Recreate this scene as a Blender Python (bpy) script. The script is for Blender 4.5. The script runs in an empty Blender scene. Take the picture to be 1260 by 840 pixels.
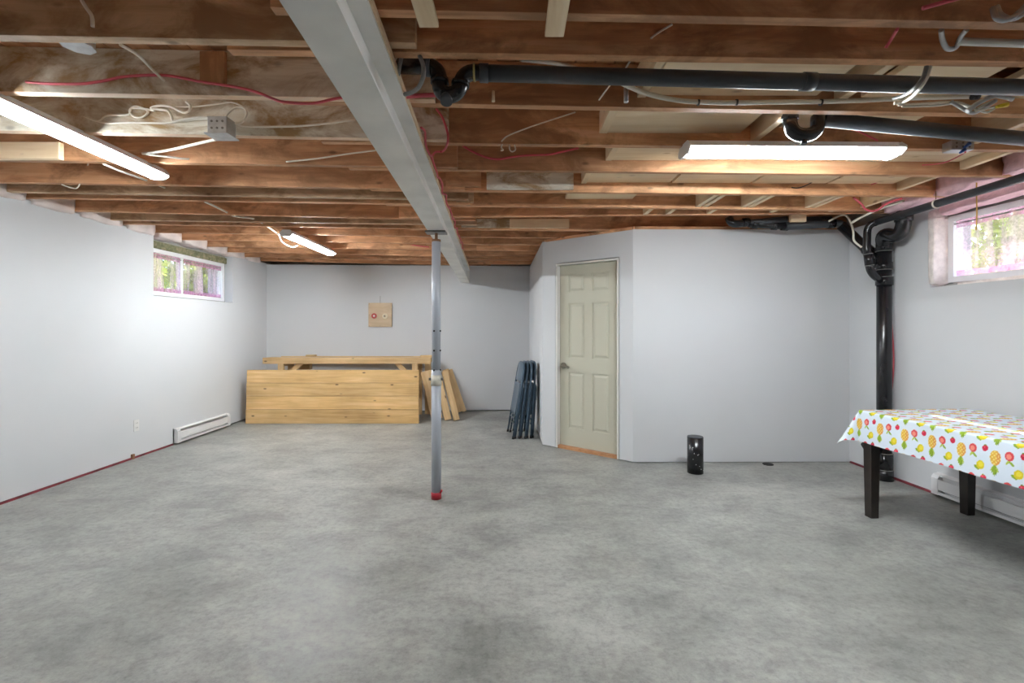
import bpy, bmesh, math, random
import numpy as np
from mathutils import Vector, Matrix, noise

# ------------------------------------------------------------------ camera, world, light, exposure
F, CX, HY, H = 580.0, 630.0, 404.0, 1.35          # focal length (px), principal x, horizon row, eye height
scene = bpy.context.scene
col = scene.collection
cam_d = bpy.data.cameras.new('camera')
cam = bpy.data.objects.new('camera', cam_d)
col.objects.link(cam)
cam.location = (0, 0, H)
cam.rotation_euler = (math.pi / 2, 0, 0)
cam_d.sensor_width = 36.0
cam_d.lens = F / 1260.0 * 36.0
cam_d.shift_y = -(420.0 - HY) / 1260.0
cam_d.clip_start = 0.02
scene.camera = cam
scene.cycles.max_bounces = 14
scene.cycles.diffuse_bounces = 10

scene.view_settings.view_transform = 'Standard'
scene.view_settings.look = 'None'
scene.view_settings.gamma = 1.0
scene.view_settings.use_curve_mapping = False
scene.view_settings.exposure = 0.9

TUBE_STRENGTH = 74.0
world = bpy.data.worlds.new('sky')
scene.world = world
world.use_nodes = True
wn = world.node_tree
bg = wn.nodes['Background']
sky = wn.nodes.new('ShaderNodeTexSky')
sky.sky_type = 'NISHITA'
sky.sun_disc = False
sky.sun_elevation = math.radians(55)
sky.sun_rotation = math.radians(54)
sky.air_density = 1.0
sky.dust_density = 2.0
wn.links.new(sky.outputs[0], bg.inputs['Color'])
bg.inputs['Strength'].default_value = 0.5

sun_d = bpy.data.lights.new('sun_offscreen', 'SUN')
sun_d.energy = 7.0
sun_d.color = (1.0, 0.95, 0.86)
sun_d.angle = math.radians(1.0)
sun = bpy.data.objects.new('sun_offscreen', sun_d)
col.objects.link(sun)
sun.rotation_euler = Vector((-0.525, -0.38, -0.85)).to_track_quat('-Z', 'Y').to_euler()

# ------------------------------------------------------------------ pixel helpers
def P(x, y, Z):
    return Vector(((x - CX) * Z / F, Z, H - (y - HY) * Z / F))
C0, CT = 1.03, 0.006                                # joist underside above eye level and its fall to the right
def ceil_c(X):
    return C0 - CT * X
def PC(x, y):                                       # a pixel on the plane of the joist undersides
    v = HY - y
    Z = C0 * F / (v + CT * (x - CX))
    return P(x, y, Z)

rnd = random.Random(7)

# ------------------------------------------------------------------ materials
MATS = {}
def mat_base(name):
    m = bpy.data.materials.new(name)
    m.use_nodes = True
    MATS[name] = m
    nt = m.node_tree
    return m, nt, nt.nodes['Principled BSDF']
def nn(nt, t, **kw):
    n = nt.nodes.new(t)
    for k, v in kw.items():
        if k in n.inputs:
            n.inputs[k].default_value = v
        else:
            setattr(n, k, v)
    return n
def ramp(nt, stops, src, interp='LINEAR'):
    r = nt.nodes.new('ShaderNodeValToRGB')
    r.color_ramp.interpolation = interp
    e = r.color_ramp.elements
    while len(e) > 1:
        e.remove(e[-1])
    e[0].position = stops[0][0]; e[0].color = (*stops[0][1], 1)
    for p, c in stops[1:]:
        k = e.new(p); k.color = (*c, 1)
    nt.links.new(src, r.inputs[0])
    return r
def mixc(nt, fac, a, b, mode='MIX'):
    m = nt.nodes.new('ShaderNodeMix')
    m.data_type = 'RGBA'; m.blend_type = mode
    for sock, v in ((m.inputs[0], fac), (m.inputs[6], a), (m.inputs[7], b)):
        if hasattr(v, 'is_output'):
            nt.links.new(v, sock)
        elif isinstance(v, (int, float)):
            sock.default_value = v
        else:
            sock.default_value = (*v, 1)
    return m.outputs[2]
def bump(nt, bsdf, h, strength=0.2, dist=0.01):
    b = nt.nodes.new('ShaderNodeBump')
    b.inputs['Strength'].default_value = strength
    b.inputs['Distance'].default_value = dist
    nt.links.new(h, b.inputs['Height'])
    nt.links.new(b.outputs[0], bsdf.inputs['Normal'])

def plain(name, c, rough=0.5, metal=0.0, var=0.08, scale=6.0, spec=0.5, bumpy=0.0):
    m, nt, b = mat_base(name)
    tc = nn(nt, 'ShaderNodeTexCoord')
    n = nn(nt, 'ShaderNodeTexNoise', Scale=scale, Detail=4.0)
    nt.links.new(tc.outputs['Object'], n.inputs['Vector'])
    lo = tuple(max(0, x * (1 - var)) for x in c); hi = tuple(min(1, x * (1 + var)) for x in c)
    r = ramp(nt, [(0.3, lo), (0.7, hi)], n.outputs['Fac'])
    nt.links.new(r.outputs[0], b.inputs['Base Color'])
    b.inputs['Roughness'].default_value = rough
    b.inputs['Metallic'].default_value = metal
    b.inputs['Specular IOR Level'].default_value = spec
    if bumpy:
        n2 = nn(nt, 'ShaderNodeTexNoise', Scale=scale * 6, Detail=3.0)
        nt.links.new(tc.outputs['Object'], n2.inputs['Vector'])
        bump(nt, b, n2.outputs['Fac'], bumpy)
    return m

def wood(name, dark, mid, light, rough=0.6, tone=0.25, knots=0.5, grain=9.0, stain=None, stain_amt=0.0, knot_col=(0.03, 0.015, 0.008)):
    """timber with its grain along local X; every object gets its own offset and tone"""
    m, nt, b = mat_base(name)
    tc = nn(nt, 'ShaderNodeTexCoord')
    oi = nn(nt, 'ShaderNodeObjectInfo')
    off = nn(nt, 'ShaderNodeVectorMath', operation='SCALE')
    cb = nn(nt, 'ShaderNodeCombineXYZ')
    for i in range(3):
        nt.links.new(oi.outputs['Random'], cb.inputs[i])
    nt.links.new(cb.outputs[0], off.inputs[0]); off.inputs['Scale'].default_value = 37.0
    add = nn(nt, 'ShaderNodeVectorMath', operation='ADD')
    nt.links.new(tc.outputs['Object'], add.inputs[0]); nt.links.new(off.outputs[0], add.inputs[1])
    mp = nn(nt, 'ShaderNodeMapping'); mp.inputs['Scale'].default_value = (0.7, grain, grain)
    nt.links.new(add.outputs[0], mp.inputs['Vector'])
    n1 = nn(nt, 'ShaderNodeTexNoise', Scale=2.2, Detail=8.0, Roughness=0.62, Distortion=0.5)
    nt.links.new(mp.outputs[0], n1.inputs['Vector'])
    r = ramp(nt, [(0.28, dark), (0.5, mid), (0.72, light)], n1.outputs['Fac'])
    c = r.outputs[0]
    # broad patches
    n2 = nn(nt, 'ShaderNodeTexNoise', Scale=1.7, Detail=3.0)
    nt.links.new(add.outputs[0], n2.inputs['Vector'])
    r2 = ramp(nt, [(0.3, (0.68, 0.66, 0.64)), (0.65, (1.10, 1.09, 1.08))], n2.outputs['Fac'])
    c = mixc(nt, 0.7, c, r2.outputs[0], 'MULTIPLY')
    if stain is not None:
        n3 = nn(nt, 'ShaderNodeTexNoise', Scale=3.4, Detail=7.0, Roughness=0.66, Distortion=0.6)
        mp3 = nn(nt, 'ShaderNodeMapping'); mp3.inputs['Scale'].default_value = (0.8, 1.6, 1.6)
        nt.links.new(add.outputs[0], mp3.inputs['Vector']); nt.links.new(mp3.outputs[0], n3.inputs['Vector'])
        k = 0.62 - stain_amt * 0.3
        r3 = ramp(nt, [(k - 0.1, (0, 0, 0)), (k + 0.06, (1, 1, 1))], n3.outputs['Fac'])
        c = mixc(nt, r3.outputs[0], c, stain)
    if knots:
        mk = nn(nt, 'ShaderNodeMapping'); mk.inputs['Scale'].default_value = (4.0, 9.0, 9.0)
        nt.links.new(add.outputs[0], mk.inputs['Vector'])
        v = nn(nt, 'ShaderNodeTexVoronoi', Scale=1.0); nt.links.new(mk.outputs[0], v.inputs['Vector'])
        rk = ramp(nt, [(0.05, (1, 1, 1)), (0.13, (0, 0, 0))], v.outputs['Distance'])
        ms = nn(nt, 'ShaderNodeMath', operation='MULTIPLY'); ms.inputs[1].default_value = knots
        nt.links.new(rk.outputs[0], ms.inputs[0])
        c = mixc(nt, ms.outputs[0], c, knot_col)
    hv = nn(nt, 'ShaderNodeHueSaturation')
    mr = nn(nt, 'ShaderNodeMapRange'); mr.inputs['To Min'].default_value = 1 - tone; mr.inputs['To Max'].default_value = 1 + tone
    nt.links.new(oi.outputs['Random'], mr.inputs['Value']); nt.links.new(mr.outputs[0], hv.inputs['Value'])
    nt.links.new(c, hv.inputs['Color'])
    nt.links.new(hv.outputs[0], b.inputs['Base Color'])
    b.inputs['Roughness'].default_value = rough
    b.inputs['Specular IOR Level'].default_value = 0.3
    bump(nt, b, n1.outputs['Fac'], 0.25, 0.004)
    return m

wood('old_joist', (0.38, 0.18, 0.085), (0.66, 0.355, 0.185), (0.82, 0.53, 0.31), stain=(0.36, 0.185, 0.09), stain_amt=0.2, tone=0.16)
wood('grey_joist', (0.38, 0.25, 0.145), (0.60, 0.42, 0.26), (0.74, 0.56, 0.38), stain=(0.34, 0.21, 0.115), stain_amt=0.3, tone=0.12)
wood('mould_joist', (0.66, 0.60, 0.48), (0.84, 0.80, 0.69), (0.92, 0.90, 0.82), stain=(0.38, 0.25, 0.12), stain_amt=0.3, tone=0.06)
wood('subfloor_wood', (0.40, 0.18, 0.078), (0.60, 0.30, 0.14), (0.74, 0.42, 0.22), grain=3.0)
wood('new_pine', (0.72, 0.53, 0.32), (0.84, 0.67, 0.45), (0.90, 0.76, 0.56), knots=0.5, tone=0.08, knot_col=(0.25, 0.11, 0.04), rough=0.55)
wood('shop_pine', (0.52, 0.33, 0.15), (0.66, 0.46, 0.24), (0.77, 0.58, 0.34), knots=0.85, tone=0.10, rough=0.5, knot_col=(0.07, 0.03, 0.012))
wood('shop_plank', (0.50, 0.31, 0.12), (0.66, 0.43, 0.19), (0.77, 0.55, 0.29), knots=0.9, tone=0.10, rough=0.45, grain=14.0, knot_col=(0.06, 0.028, 0.012))
wood('plywood', (0.50, 0.38, 0.25), (0.60, 0.47, 0.32), (0.68, 0.56, 0.40), knots=0.0, tone=0.02, grain=4.0)
wood('joist_edge', (0.70, 0.46, 0.29), (0.82, 0.60, 0.42), (0.88, 0.70, 0.53), knots=0.3, tone=0.06, stain=(0.6, 0.38, 0.23), stain_amt=0.1)
wood('green_lumber', (0.10, 0.12, 0.065), (0.22, 0.22, 0.125), (0.46, 0.38, 0.26), knots=0.2, tone=0.05)
wood('threshold_wood', (0.42, 0.19, 0.09), (0.55, 0.28, 0.14), (0.62, 0.36, 0.2), knots=0.0, tone=0.02)

def paint(name, c, c2, rough=0.75):
    m, nt, b = mat_base(name)
    tc = nn(nt, 'ShaderNodeTexCoord')
    n = nn(nt, 'ShaderNodeTexNoise', Scale=0.9, Detail=5.0)
    nt.links.new(tc.outputs['Object'], n.inputs['Vector'])
    r = ramp(nt, [(0.35, c), (0.7, c2)], n.outputs['Fac'])
    nt.links.new(r.outputs[0], b.inputs['Base Color'])
    n2 = nn(nt, 'ShaderNodeTexNoise', Scale=160.0, Detail=2.0)
    nt.links.new(tc.outputs['Object'], n2.inputs['Vector'])
    bump(nt, b, n2.outputs['Fac'], 0.06, 0.002)
    b.inputs['Roughness'].default_value = rough
    b.inputs['Specular IOR Level'].default_value = 0.25
    return m
paint('wall_paint', (0.625, 0.643, 0.662), (0.655, 0.673, 0.692))
paint('door_paint', (0.53, 0.52, 0.42), (0.56, 0.55, 0.45), 0.5)
paint('trim_white', (0.70, 0.70, 0.67), (0.75, 0.75, 0.72), 0.5)
paint('heater_white', (0.74, 0.74, 0.75), (0.78, 0.78, 0.79), 0.4)
paint('vinyl_white', (0.80, 0.80, 0.82), (0.84, 0.84, 0.86), 0.35)

# concrete
m, nt, b = mat_base('concrete')
tc = nn(nt, 'ShaderNodeTexCoord')
def nz(scale, detail=6.0, rough=0.6, dist=0.0, sc=None):
    n = nn(nt, 'ShaderNodeTexNoise', Scale=scale, Detail=detail, Roughness=rough, Distortion=dist)
    if sc:
        mp = nn(nt, 'ShaderNodeMapping'); mp.inputs['Scale'].default_value = sc
        nt.links.new(tc.outputs['Object'], mp.inputs['Vector']); nt.links.new(mp.outputs[0], n.inputs['Vector'])
    else:
        nt.links.new(tc.outputs['Object'], n.inputs['Vector'])
    return n.outputs['Fac']
big = nz(0.6, 6, 0.6, 0.2)
mid = nz(2.4, 14, 0.80, 0.25, (0.8, 1.15, 1))
fine = nz(26, 9, 0.8)
swirl = nz(3.6, 14, 0.84, 0.5, (0.5, 1.3, 1))
r = ramp(nt, [(0.30, (0.205, 0.210, 0.198)), (0.5, (0.30, 0.307, 0.29)), (0.70, (0.40, 0.408, 0.385))], big)
r1 = ramp(nt, [(0.38, (0.66, 0.66, 0.66)), (0.5, (0.98, 0.98, 0.97)), (0.62, (1.22, 1.22, 1.20))], mid)
c = mixc(nt, 0.95, r.outputs[0], r1.outputs[0], 'MULTIPLY')
r2 = ramp(nt, [(0.38, (0.70, 0.70, 0.70)), (0.5, (1, 1, 1)), (0.62, (1.14, 1.14, 1.13))], fine)
c = mixc(nt, 0.75, c, r2.outputs[0], 'MULTIPLY')
r3 = ramp(nt, [(0.60, (0, 0, 0)), (0.74, (1, 1, 1))], swirl)
ms = nn(nt, 'ShaderNodeMath', operation='MULTIPLY'); ms.inputs[1].default_value = 0.30
nt.links.new(r3.outputs[0], ms.inputs[0])
c = mixc(nt, ms.outputs[0], c, (0.66, 0.665, 0.65))
r4 = ramp(nt, [(0.34, (1, 1, 1)), (0.46, (0, 0, 0))], swirl)
ms2 = nn(nt, 'ShaderNodeMath', operation='MULTIPLY'); ms2.inputs[1].default_value = 0.4
nt.links.new(r4.outputs[0], ms2.inputs[0])
c = mixc(nt, ms2.outputs[0], c, (0.20, 0.20, 0.19))
nt.links.new(c, b.inputs['Base Color'])
rr = ramp(nt, [(0.3, (0.36,) * 3), (0.7, (0.55,) * 3)], mid)
nt.links.new(rr.outputs[0], b.inputs['Roughness'])
b.inputs['Specular IOR Level'].default_value = 0.35
bump(nt, b, fine, 0.12, 0.004)

plain('beam_paint', (0.80, 0.80, 0.775), 0.45, 0.0, 0.10, 4.0, bumpy=0.05)
plain('post_grey', (0.46, 0.50, 0.56), 0.42, 0.15, 0.05, 5.0)
plain('post_collar', (0.62, 0.60, 0.52), 0.5, 0.1, 0.12, 30.0)
plain('rust', (0.28, 0.15, 0.08), 0.7, 0.3, 0.2, 30.0)
plain('red_paint', (0.40, 0.015, 0.03), 0.4, 0, 0.25, 25.0)
plain('red_membrane', (0.17, 0.02, 0.03), 0.6, 0, 0.5, 9.0)
plain('dark_hole', (0.008, 0.008, 0.008), 0.8)
plain('black_pipe', (0.012, 0.012, 0.014), 0.25, 0, 0.3, 8.0)
plain('grey_pipe', (0.05, 0.056, 0.065), 0.42, 0, 0.25, 6.0)
plain('glue_yellow', (0.55, 0.48, 0.20), 0.5)
plain('cable_white', (0.86, 0.82, 0.72), 0.5, 0, 0.06)
plain('cable_red', (0.62, 0.10, 0.13), 0.45, 0, 0.08)
plain('cable_grey', (0.20, 0.20, 0.19), 0.5, 0, 0.15, 30.0)
plain('cable_black', (0.02, 0.02, 0.022), 0.5)
plain('pex_beige', (0.66, 0.63, 0.54), 0.4, 0, 0.04)
plain('pvc_white', (0.75, 0.74, 0.68), 0.4, 0, 0.04)
plain('galvanised', (0.52, 0.53, 0.54), 0.38, 0.6, 0.15, 25.0)
plain('steel_dark', (0.20, 0.20, 0.19), 0.35, 0.8, 0.15, 20.0)
plain('wire_nut_blue', (0.03, 0.12, 0.45), 0.4)
plain('wire_nut_yellow', (0.75, 0.55, 0.02), 0.4)
plain('string_orange', (0.62, 0.36, 0.08), 0.7)
plain('chair_blue', (0.06, 0.10, 0.145), 0.38, 0.2, 0.15, 5.0)
plain('chair_pad', (0.11, 0.16, 0.21), 0.32, 0.1, 0.12, 5.0)
plain('rubber', (0.02, 0.02, 0.022), 0.7)
plain('table_black', (0.018, 0.013, 0.010), 0.3, 0, 0.3, 12.0)
plain('outlet_plastic', (0.74, 0.74, 0.73), 0.35, 0, 0.02)
plain('nickel', (0.26, 0.245, 0.20), 0.32, 0.8, 0.05)
plain('fixture_white', (0.82, 0.82, 0.82), 0.35, 0, 0.02)
plain('ring_red', (0.42, 0.05, 0.04), 0.4)
plain('ring_cream', (0.72, 0.66, 0.50), 0.45)
plain('pink_batt', (0.92, 0.63, 0.68), 0.95, 0, 0.12, 14.0, 0.1, 0.5)
plain('pale_batt', (0.74, 0.66, 0.63), 0.9, 0, 0.12, 6.0, 0.2, 0.4)
plain('foam', (0.90, 0.83, 0.79), 0.9, 0, 0.12, 20.0, 0.2, 0.5)
plain('bark', (0.16, 0.11, 0.075), 0.9, 0, 0.3, 10.0, 0.2, 0.6)
plain('leaf_yellow', (0.42, 0.46, 0.08), 0.6, 0, 0.4, 2.0)
plain('leaf_green', (0.16, 0.27, 0.06), 0.6, 0, 0.4, 2.0)
plain('grass_ground', (0.26, 0.30, 0.14), 0.9, 0, 0.3, 3.0)
plain('pale_ground', (0.46, 0.455, 0.43), 0.9, 0, 0.1, 2.0)
plain('foundation', (0.40, 0.39, 0.37), 0.9, 0, 0.15, 4.0)
for lm in ('leaf_yellow', 'leaf_green'):
    MATS[lm].node_tree.nodes['Principled BSDF'].inputs['Transmission Weight'].default_value = 0.0

# lamp tubes: two output levels, the stronger one set to brighten nearby walls
for nm_, k_ in (('tube_glow', 1.0), ('tube_glow_strong', 1.5)):
    m, nt, b = mat_base(nm_)
    b.inputs['Base Color'].default_value = (0.9, 0.9, 0.9, 1)
    b.inputs['Emission Color'].default_value = (0.93, 0.975, 1.0, 1)
    b.inputs['Emission Strength'].default_value = TUBE_STRENGTH * k_
# glass
m, nt, b = mat_base('pane_glass')
tr = nn(nt, 'ShaderNodeBsdfTransparent'); tr.inputs[0].default_value = (0.95, 0.97, 0.96, 1)
gl = nn(nt, 'ShaderNodeBsdfGlossy', Roughness=0.02)
mx = nn(nt, 'ShaderNodeMixShader'); mx.inputs[0].default_value = 0.06
nt.links.new(tr.outputs[0], mx.inputs[1]); nt.links.new(gl.outputs[0], mx.inputs[2])
nt.links.new(mx.outputs[0], nt.nodes['Material Output'].inputs['Surface'])
# sheer lace
def lace(name, c, lo, hi, pleat=9.0):
    m, nt, b = mat_base(name)
    tc = nn(nt, 'ShaderNodeTexCoord')
    mp = nn(nt, 'ShaderNodeMapping'); mp.inputs['Scale'].default_value = (pleat, pleat, 0.5)
    nt.links.new(tc.outputs['Object'], mp.inputs['Vector'])
    n = nn(nt, 'ShaderNodeTexNoise', Scale=1.0, Detail=3.0); nt.links.new(mp.outputs[0], n.inputs['Vector'])
    n2 = nn(nt, 'ShaderNodeTexNoise', Scale=60.0, Detail=2.0); nt.links.new(tc.outputs['Object'], n2.inputs['Vector'])
    r = ramp(nt, [(0.38, (lo,) * 3), (0.64, (hi,) * 3)], n.outputs['Fac'])
    r2 = ramp(nt, [(0.35, (0.75,) * 3), (0.65, (1.15,) * 3)], n2.outputs['Fac'])
    f = mixc(nt, 1.0, r.outputs[0], r2.outputs[0], 'MULTIPLY')
    tr = nn(nt, 'ShaderNodeBsdfTransparent')
    tl = nn(nt, 'ShaderNodeBsdfTranslucent'); tl.inputs[0].default_value = (*c, 1)
    df = nn(nt, 'ShaderNodeBsdfDiffuse'); df.inputs[0].default_value = (*c, 1)
    ms = nn(nt, 'ShaderNodeMixShader'); ms.inputs[0].default_value = 0.5
    nt.links.new(tl.outputs[0], ms.inputs[1]); nt.links.new(df.outputs[0], ms.inputs[2])
    mx = nn(nt, 'ShaderNodeMixShader')
    nt.links.new(f, mx.inputs[0]); nt.links.new(tr.outputs[0], mx.inputs[1]); nt.links.new(ms.outputs[0], mx.inputs[2])
    nt.links.new(mx.outputs[0], nt.nodes['Material Output'].inputs['Surface'])
lace('lace_sheer', (0.93, 0.66, 0.78), 0.06, 0.72, 6.0)
lace('lace_band', (0.62, 0.30, 0.45), 0.70, 0.95)
# translucent leaves
for lm, cc in (('leaf_yellow', (0.42, 0.50, 0.08)), ('leaf_green', (0.22, 0.36, 0.08))):
    nt = MATS[lm].node_tree
    b = nt.nodes['Principled BSDF']
    tl = nn(nt, 'ShaderNodeBsdfTranslucent'); tl.inputs[0].default_value = (*cc, 1)
    mx = nn(nt, 'ShaderNodeMixShader'); mx.inputs[0].default_value = 0.5
    nt.links.new(b.outputs[0], mx.inputs[1]); nt.links.new(tl.outputs[0], mx.inputs[2])
    nt.links.new(mx.outputs[0], nt.nodes['Material Output'].inputs['Surface'])
# printed tablecloth: colour comes from the print stored on the cloth
m, nt, b = mat_base('fruit_cloth')
at = nn(nt, 'ShaderNodeAttribute'); at.attribute_name = 'print'
nt.links.new(at.outputs['Color'], b.inputs['Base Color'])
b.inputs['Roughness'].default_value = 0.24
b.inputs['Specular IOR Level'].default_value = 0.5

# ------------------------------------------------------------------ mesh helpers
WL = {}                                               # world location of every object made here
class MB:
    def __init__(s):
        s.v = []; s.f = []
    def add(s, vs, fs):
        o = len(s.v)
        s.v += [Vector(p) for p in vs]
        s.f += [tuple(i + o for i in q) for q in fs]
        return s
    def box(s, x0, x1, y0, y1, z0, z1):
        vs = [(x, y, z) for z in (z0, z1) for y in (y0, y1) for x in (x0, x1)]
        return s.add(vs, [(0, 2, 3, 1), (4, 5, 7, 6), (0, 1, 5, 4), (2, 6, 7, 3), (0, 4, 6, 2), (1, 3, 7, 5)])
    def bevel_box(s, x0, x1, y0, y1, z0, z1, b=0.004):
        bm = bmesh.new()
        bmesh.ops.create_cube(bm, size=1.0)
        for v in bm.verts:
            v.co = Vector(((x0 + x1) / 2 + v.co.x * (x1 - x0), (y0 + y1) / 2 + v.co.y * (y1 - y0), (z0 + z1) / 2 + v.co.z * (z1 - z0)))
        bmesh.ops.bevel(bm, geom=bm.edges[:], offset=b, segments=2, affect='EDGES', profile=0.5)
        bm.verts.index_update()
        s.add([v.co.copy() for v in bm.verts], [tuple(v.index for v in f.verts) for f in bm.faces])
        bm.free()
        return s
    def hexa(s, bottom, top):                         # two quads of 3-D points, same winding
        n = len(bottom)
        fs = [tuple(reversed(range(n))), tuple(range(n, 2 * n))]
        fs += [(i, (i + 1) % n, n + (i + 1) % n, n + i) for i in range(n)]
        return s.add(list(bottom) + list(top), fs)
    def prism(s, poly, d):
        d = Vector(d)
        return s.hexa([Vector(p) for p in poly], [Vector(p) + d for p in poly])
    def tube(s, pts, r, n=10, caps=True):
        pts = [Vector(p) for p in pts]
        rs = r if isinstance(r, (list, tuple)) else [r] * len(pts)
        t0 = (pts[1] - pts[0]).normalized()
        a = Vector((0, 0, 1)) if abs(t0.z) < 0.9 else Vector((1, 0, 0))
        u = t0.cross(a).normalized()
        vs = []; prev = t0
        for i, p in enumerate(pts):
            if i == 0: t = t0
            elif i == len(pts) - 1: t = (pts[i] - pts[i - 1]).normalized()
            else: t = ((pts[i + 1] - p).normalized() + (p - pts[i - 1]).normalized())
            t = t.normalized() if t.length > 1e-6 else prev
            q = prev.rotation_difference(t)
            u = (q @ u); u = (u - t * u.dot(t)).normalized()
            w = t.cross(u)
            for k in range(n):
                an = 2 * math.pi * k / n
                vs.append(p + (u * math.cos(an) + w * math.sin(an)) * rs[i])
            prev = t
        fs = []
        for i in range(len(pts) - 1):
            for k in range(n):
                k2 = (k + 1) % n
                fs.append((i * n + k, i * n + k2, (i + 1) * n + k2, (i + 1) * n + k))
        if caps:
            fs.append(tuple(reversed(range(n))))
            fs.append(tuple(range((len(pts) - 1) * n, len(pts) * n)))
        return s.add(vs, fs)
    def cyl(s, p0, p1, r, n=20):
        return s.tube([p0, p1], r, n)
    def ring(s, c, axis, r_in, r_out, th, n=28):
        c = Vector(c); ax = Vector(axis).normalized()
        a = Vector((0, 0, 1)) if abs(ax.z) < 0.9 else Vector((1, 0, 0))
        u = ax.cross(a).normalized(); w = ax.cross(u)
        vs = []
        for k in range(n):
            d = u * math.cos(2 * math.pi * k / n) + w * math.sin(2 * math.pi * k / n)
            vs += [c + d * r_in, c + d * r_out, c + d * r_out + ax * th, c + d * r_in + ax * th]
        fs = []
        for k in range(n):
            a0, b0 = k * 4, ((k + 1) % n) * 4
            for j in range(4):
                j2 = (j + 1) % 4
                fs.append((a0 + j, a0 + j2, b0 + j2, b0 + j))
        return s.add(vs, fs)
    def build(s, name, mat, parent=None, smooth=False, loc=None):
        me = bpy.data.meshes.new(name)
        lo = Vector((min(p.x for p in s.v), min(p.y for p in s.v), min(p.z for p in s.v)))
        hi = Vector((max(p.x for p in s.v), max(p.y for p in s.v), max(p.z for p in s.v)))
        if loc is None:
            loc = Vector(((lo.x + hi.x) / 2, (lo.y + hi.y) / 2, lo.z))
        loc = Vector(loc)
        me.from_pydata([p - loc for p in s.v], [], s.f)
        bm = bmesh.new(); bm.from_mesh(me)
        bmesh.ops.recalc_face_normals(bm, faces=bm.faces[:])
        bm.to_mesh(me); bm.free()
        if smooth:
            for p in me.polygons:
                p.use_smooth = len(p.vertices) <= 4
        me.materials.append(MATS[mat])
        o = bpy.data.objects.new(name, me)
        col.objects.link(o)
        o.location = loc
        WL[o.name] = loc
        adopt(o, parent)
        return o

def adopt(o, parent):
    if parent is not None:
        o.parent = parent
        o.location = WL[o.name] - WL[parent.name]
def empty(name, loc, parent=None):
    o = bpy.data.objects.new(name, None)
    o.empty_display_size = 0.1
    col.objects.link(o)
    o.location = Vector(loc); WL[o.name] = Vector(loc)
    adopt(o, parent)
    return o
def tag(o, label=None, cat=None, group=None, kind=None):
    if label: o['label'] = label
    if cat: o['category'] = cat
    if group: o['group'] = group
    if kind: o['kind'] = kind
    return o
def struct(o, label=None, cat=None):
    return tag(o, label, cat, None, 'structure')

def box_obj(name, mat, x0, x1, y0, y1, z0, z1, parent=None, bev=0.0):
    m = MB()
    (m.bevel_box(x0, x1, y0, y1, z0, z1, bev) if bev else m.box(x0, x1, y0, y1, z0, z1))
    return m.build(name, mat, parent)

_shared = {}
def board(name, p0, p1, w, h, mat, parent=None, up=(0, 0, 1), anchor=(0.5, 0.5), bev=0.003, edge=None):
    """a length of timber from p0 to p1 (grain along it); w across, h along 'up'; anchor = where p0-p1 runs in the section"""
    p0, p1 = Vector(p0), Vector(p1)
    L = (p1 - p0).length
    ax = (p1 - p0).normalized(); up = Vector(up)
    ay = up.cross(ax).normalized(); az = ax.cross(ay)
    key = (round(L, 3), round(w, 3), round(h, 3), mat, anchor, edge)
    if key not in _shared:
        m = MB()
        b = min(bev, w * 0.3, h * 0.3)
        m.bevel_box(0, L, -w * anchor[0], w * (1 - anchor[0]), -h * anchor[1], h * (1 - anchor[1]), b)
        o = m.build(name, mat, None, loc=(0, 0, 0))
        _shared[key] = o.data
        if edge:                                      # cleaner wood on the narrow lower edge
            o.data.materials.append(MATS[edge])
            for p in o.data.polygons:
                if p.normal.z < -0.5: p.material_index = 1
    else:
        o = bpy.data.objects.new(name, _shared[key]); col.objects.link(o)
    M = Matrix((ax, ay, az)).transposed()
    o.location = p0; o.rotation_euler = M.to_euler()
    WL[o.name] = p0
    adopt(o, parent)
    return o

def smooth_path(pts, sub=6):
    pts = [Vector(p) for p in pts]
    if len(pts) < 3: return pts
    out = []
    n = len(pts)
    for i in range(n - 1):
        a = pts[max(i - 1, 0)]; b = pts[i]; c = pts[i + 1]; d = pts[min(i + 2, n - 1)]
        for k in range(sub):
            t = k / sub
            out.append(0.5 * ((2 * b) + (c - a) * t + (2 * a - 5 * b + 4 * c - d) * t * t + (3 * b - a - 3 * c + d) * t ** 3))
    out.append(pts[-1])
    return out
def cable(name, label, cat, pts, r, mat, parent=None, group=None, n=7, sub=6):
    """pts: (x px, y px, distance)"""
    o = MB().tube(smooth_path([P(*p) for p in pts], sub), r, n).build(name, mat, parent, True)
    if parent is None:
        tag(o, label, cat, group)
    return o
def flat(pts, Z):
    return [(x, y, Z) for x, y in pts]

# ------------------------------------------------------------------ the room shell
LW0, LW1 = Vector((-3.905, -3.2, 0)), Vector((-3.94, 7.62, 0))      # foot of the long wall with the small window
def left_x(Y):
    t = (Y - LW0.y) / (LW1.y - LW0.y)
    return LW0.x + (LW1.x - LW0.x) * t
BW0, BW1 = Vector((-3.94, 7.565, 0)), Vector((0.285, 7.75, 0))      # end wall
CA, CB = Vector((0.353, 5.457, 0)), Vector((1.218, 4.745, 0))       # slanted closet wall with the door
CR = Vector((3.405, 4.763, 0))                                      # corner of closet front and long wall
RW_K = 0.05
def right_x(Y):
    return CR.x + (CR.y - Y) * RW_K
RWN = Vector((right_x(-3.2), -3.2, 0))
ZT_L, ZT_B, ZT_C, ZT_R = 2.39, 2.375, 2.345, 2.37

floor = MB().box(-4.3, 4.3, -3.4, 8.0, -0.12, 0).build('floor', 'concrete', loc=(0, 0, 0))
struct(floor, 'grey trowelled concrete slab with mottled pale and dark patches')

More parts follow.
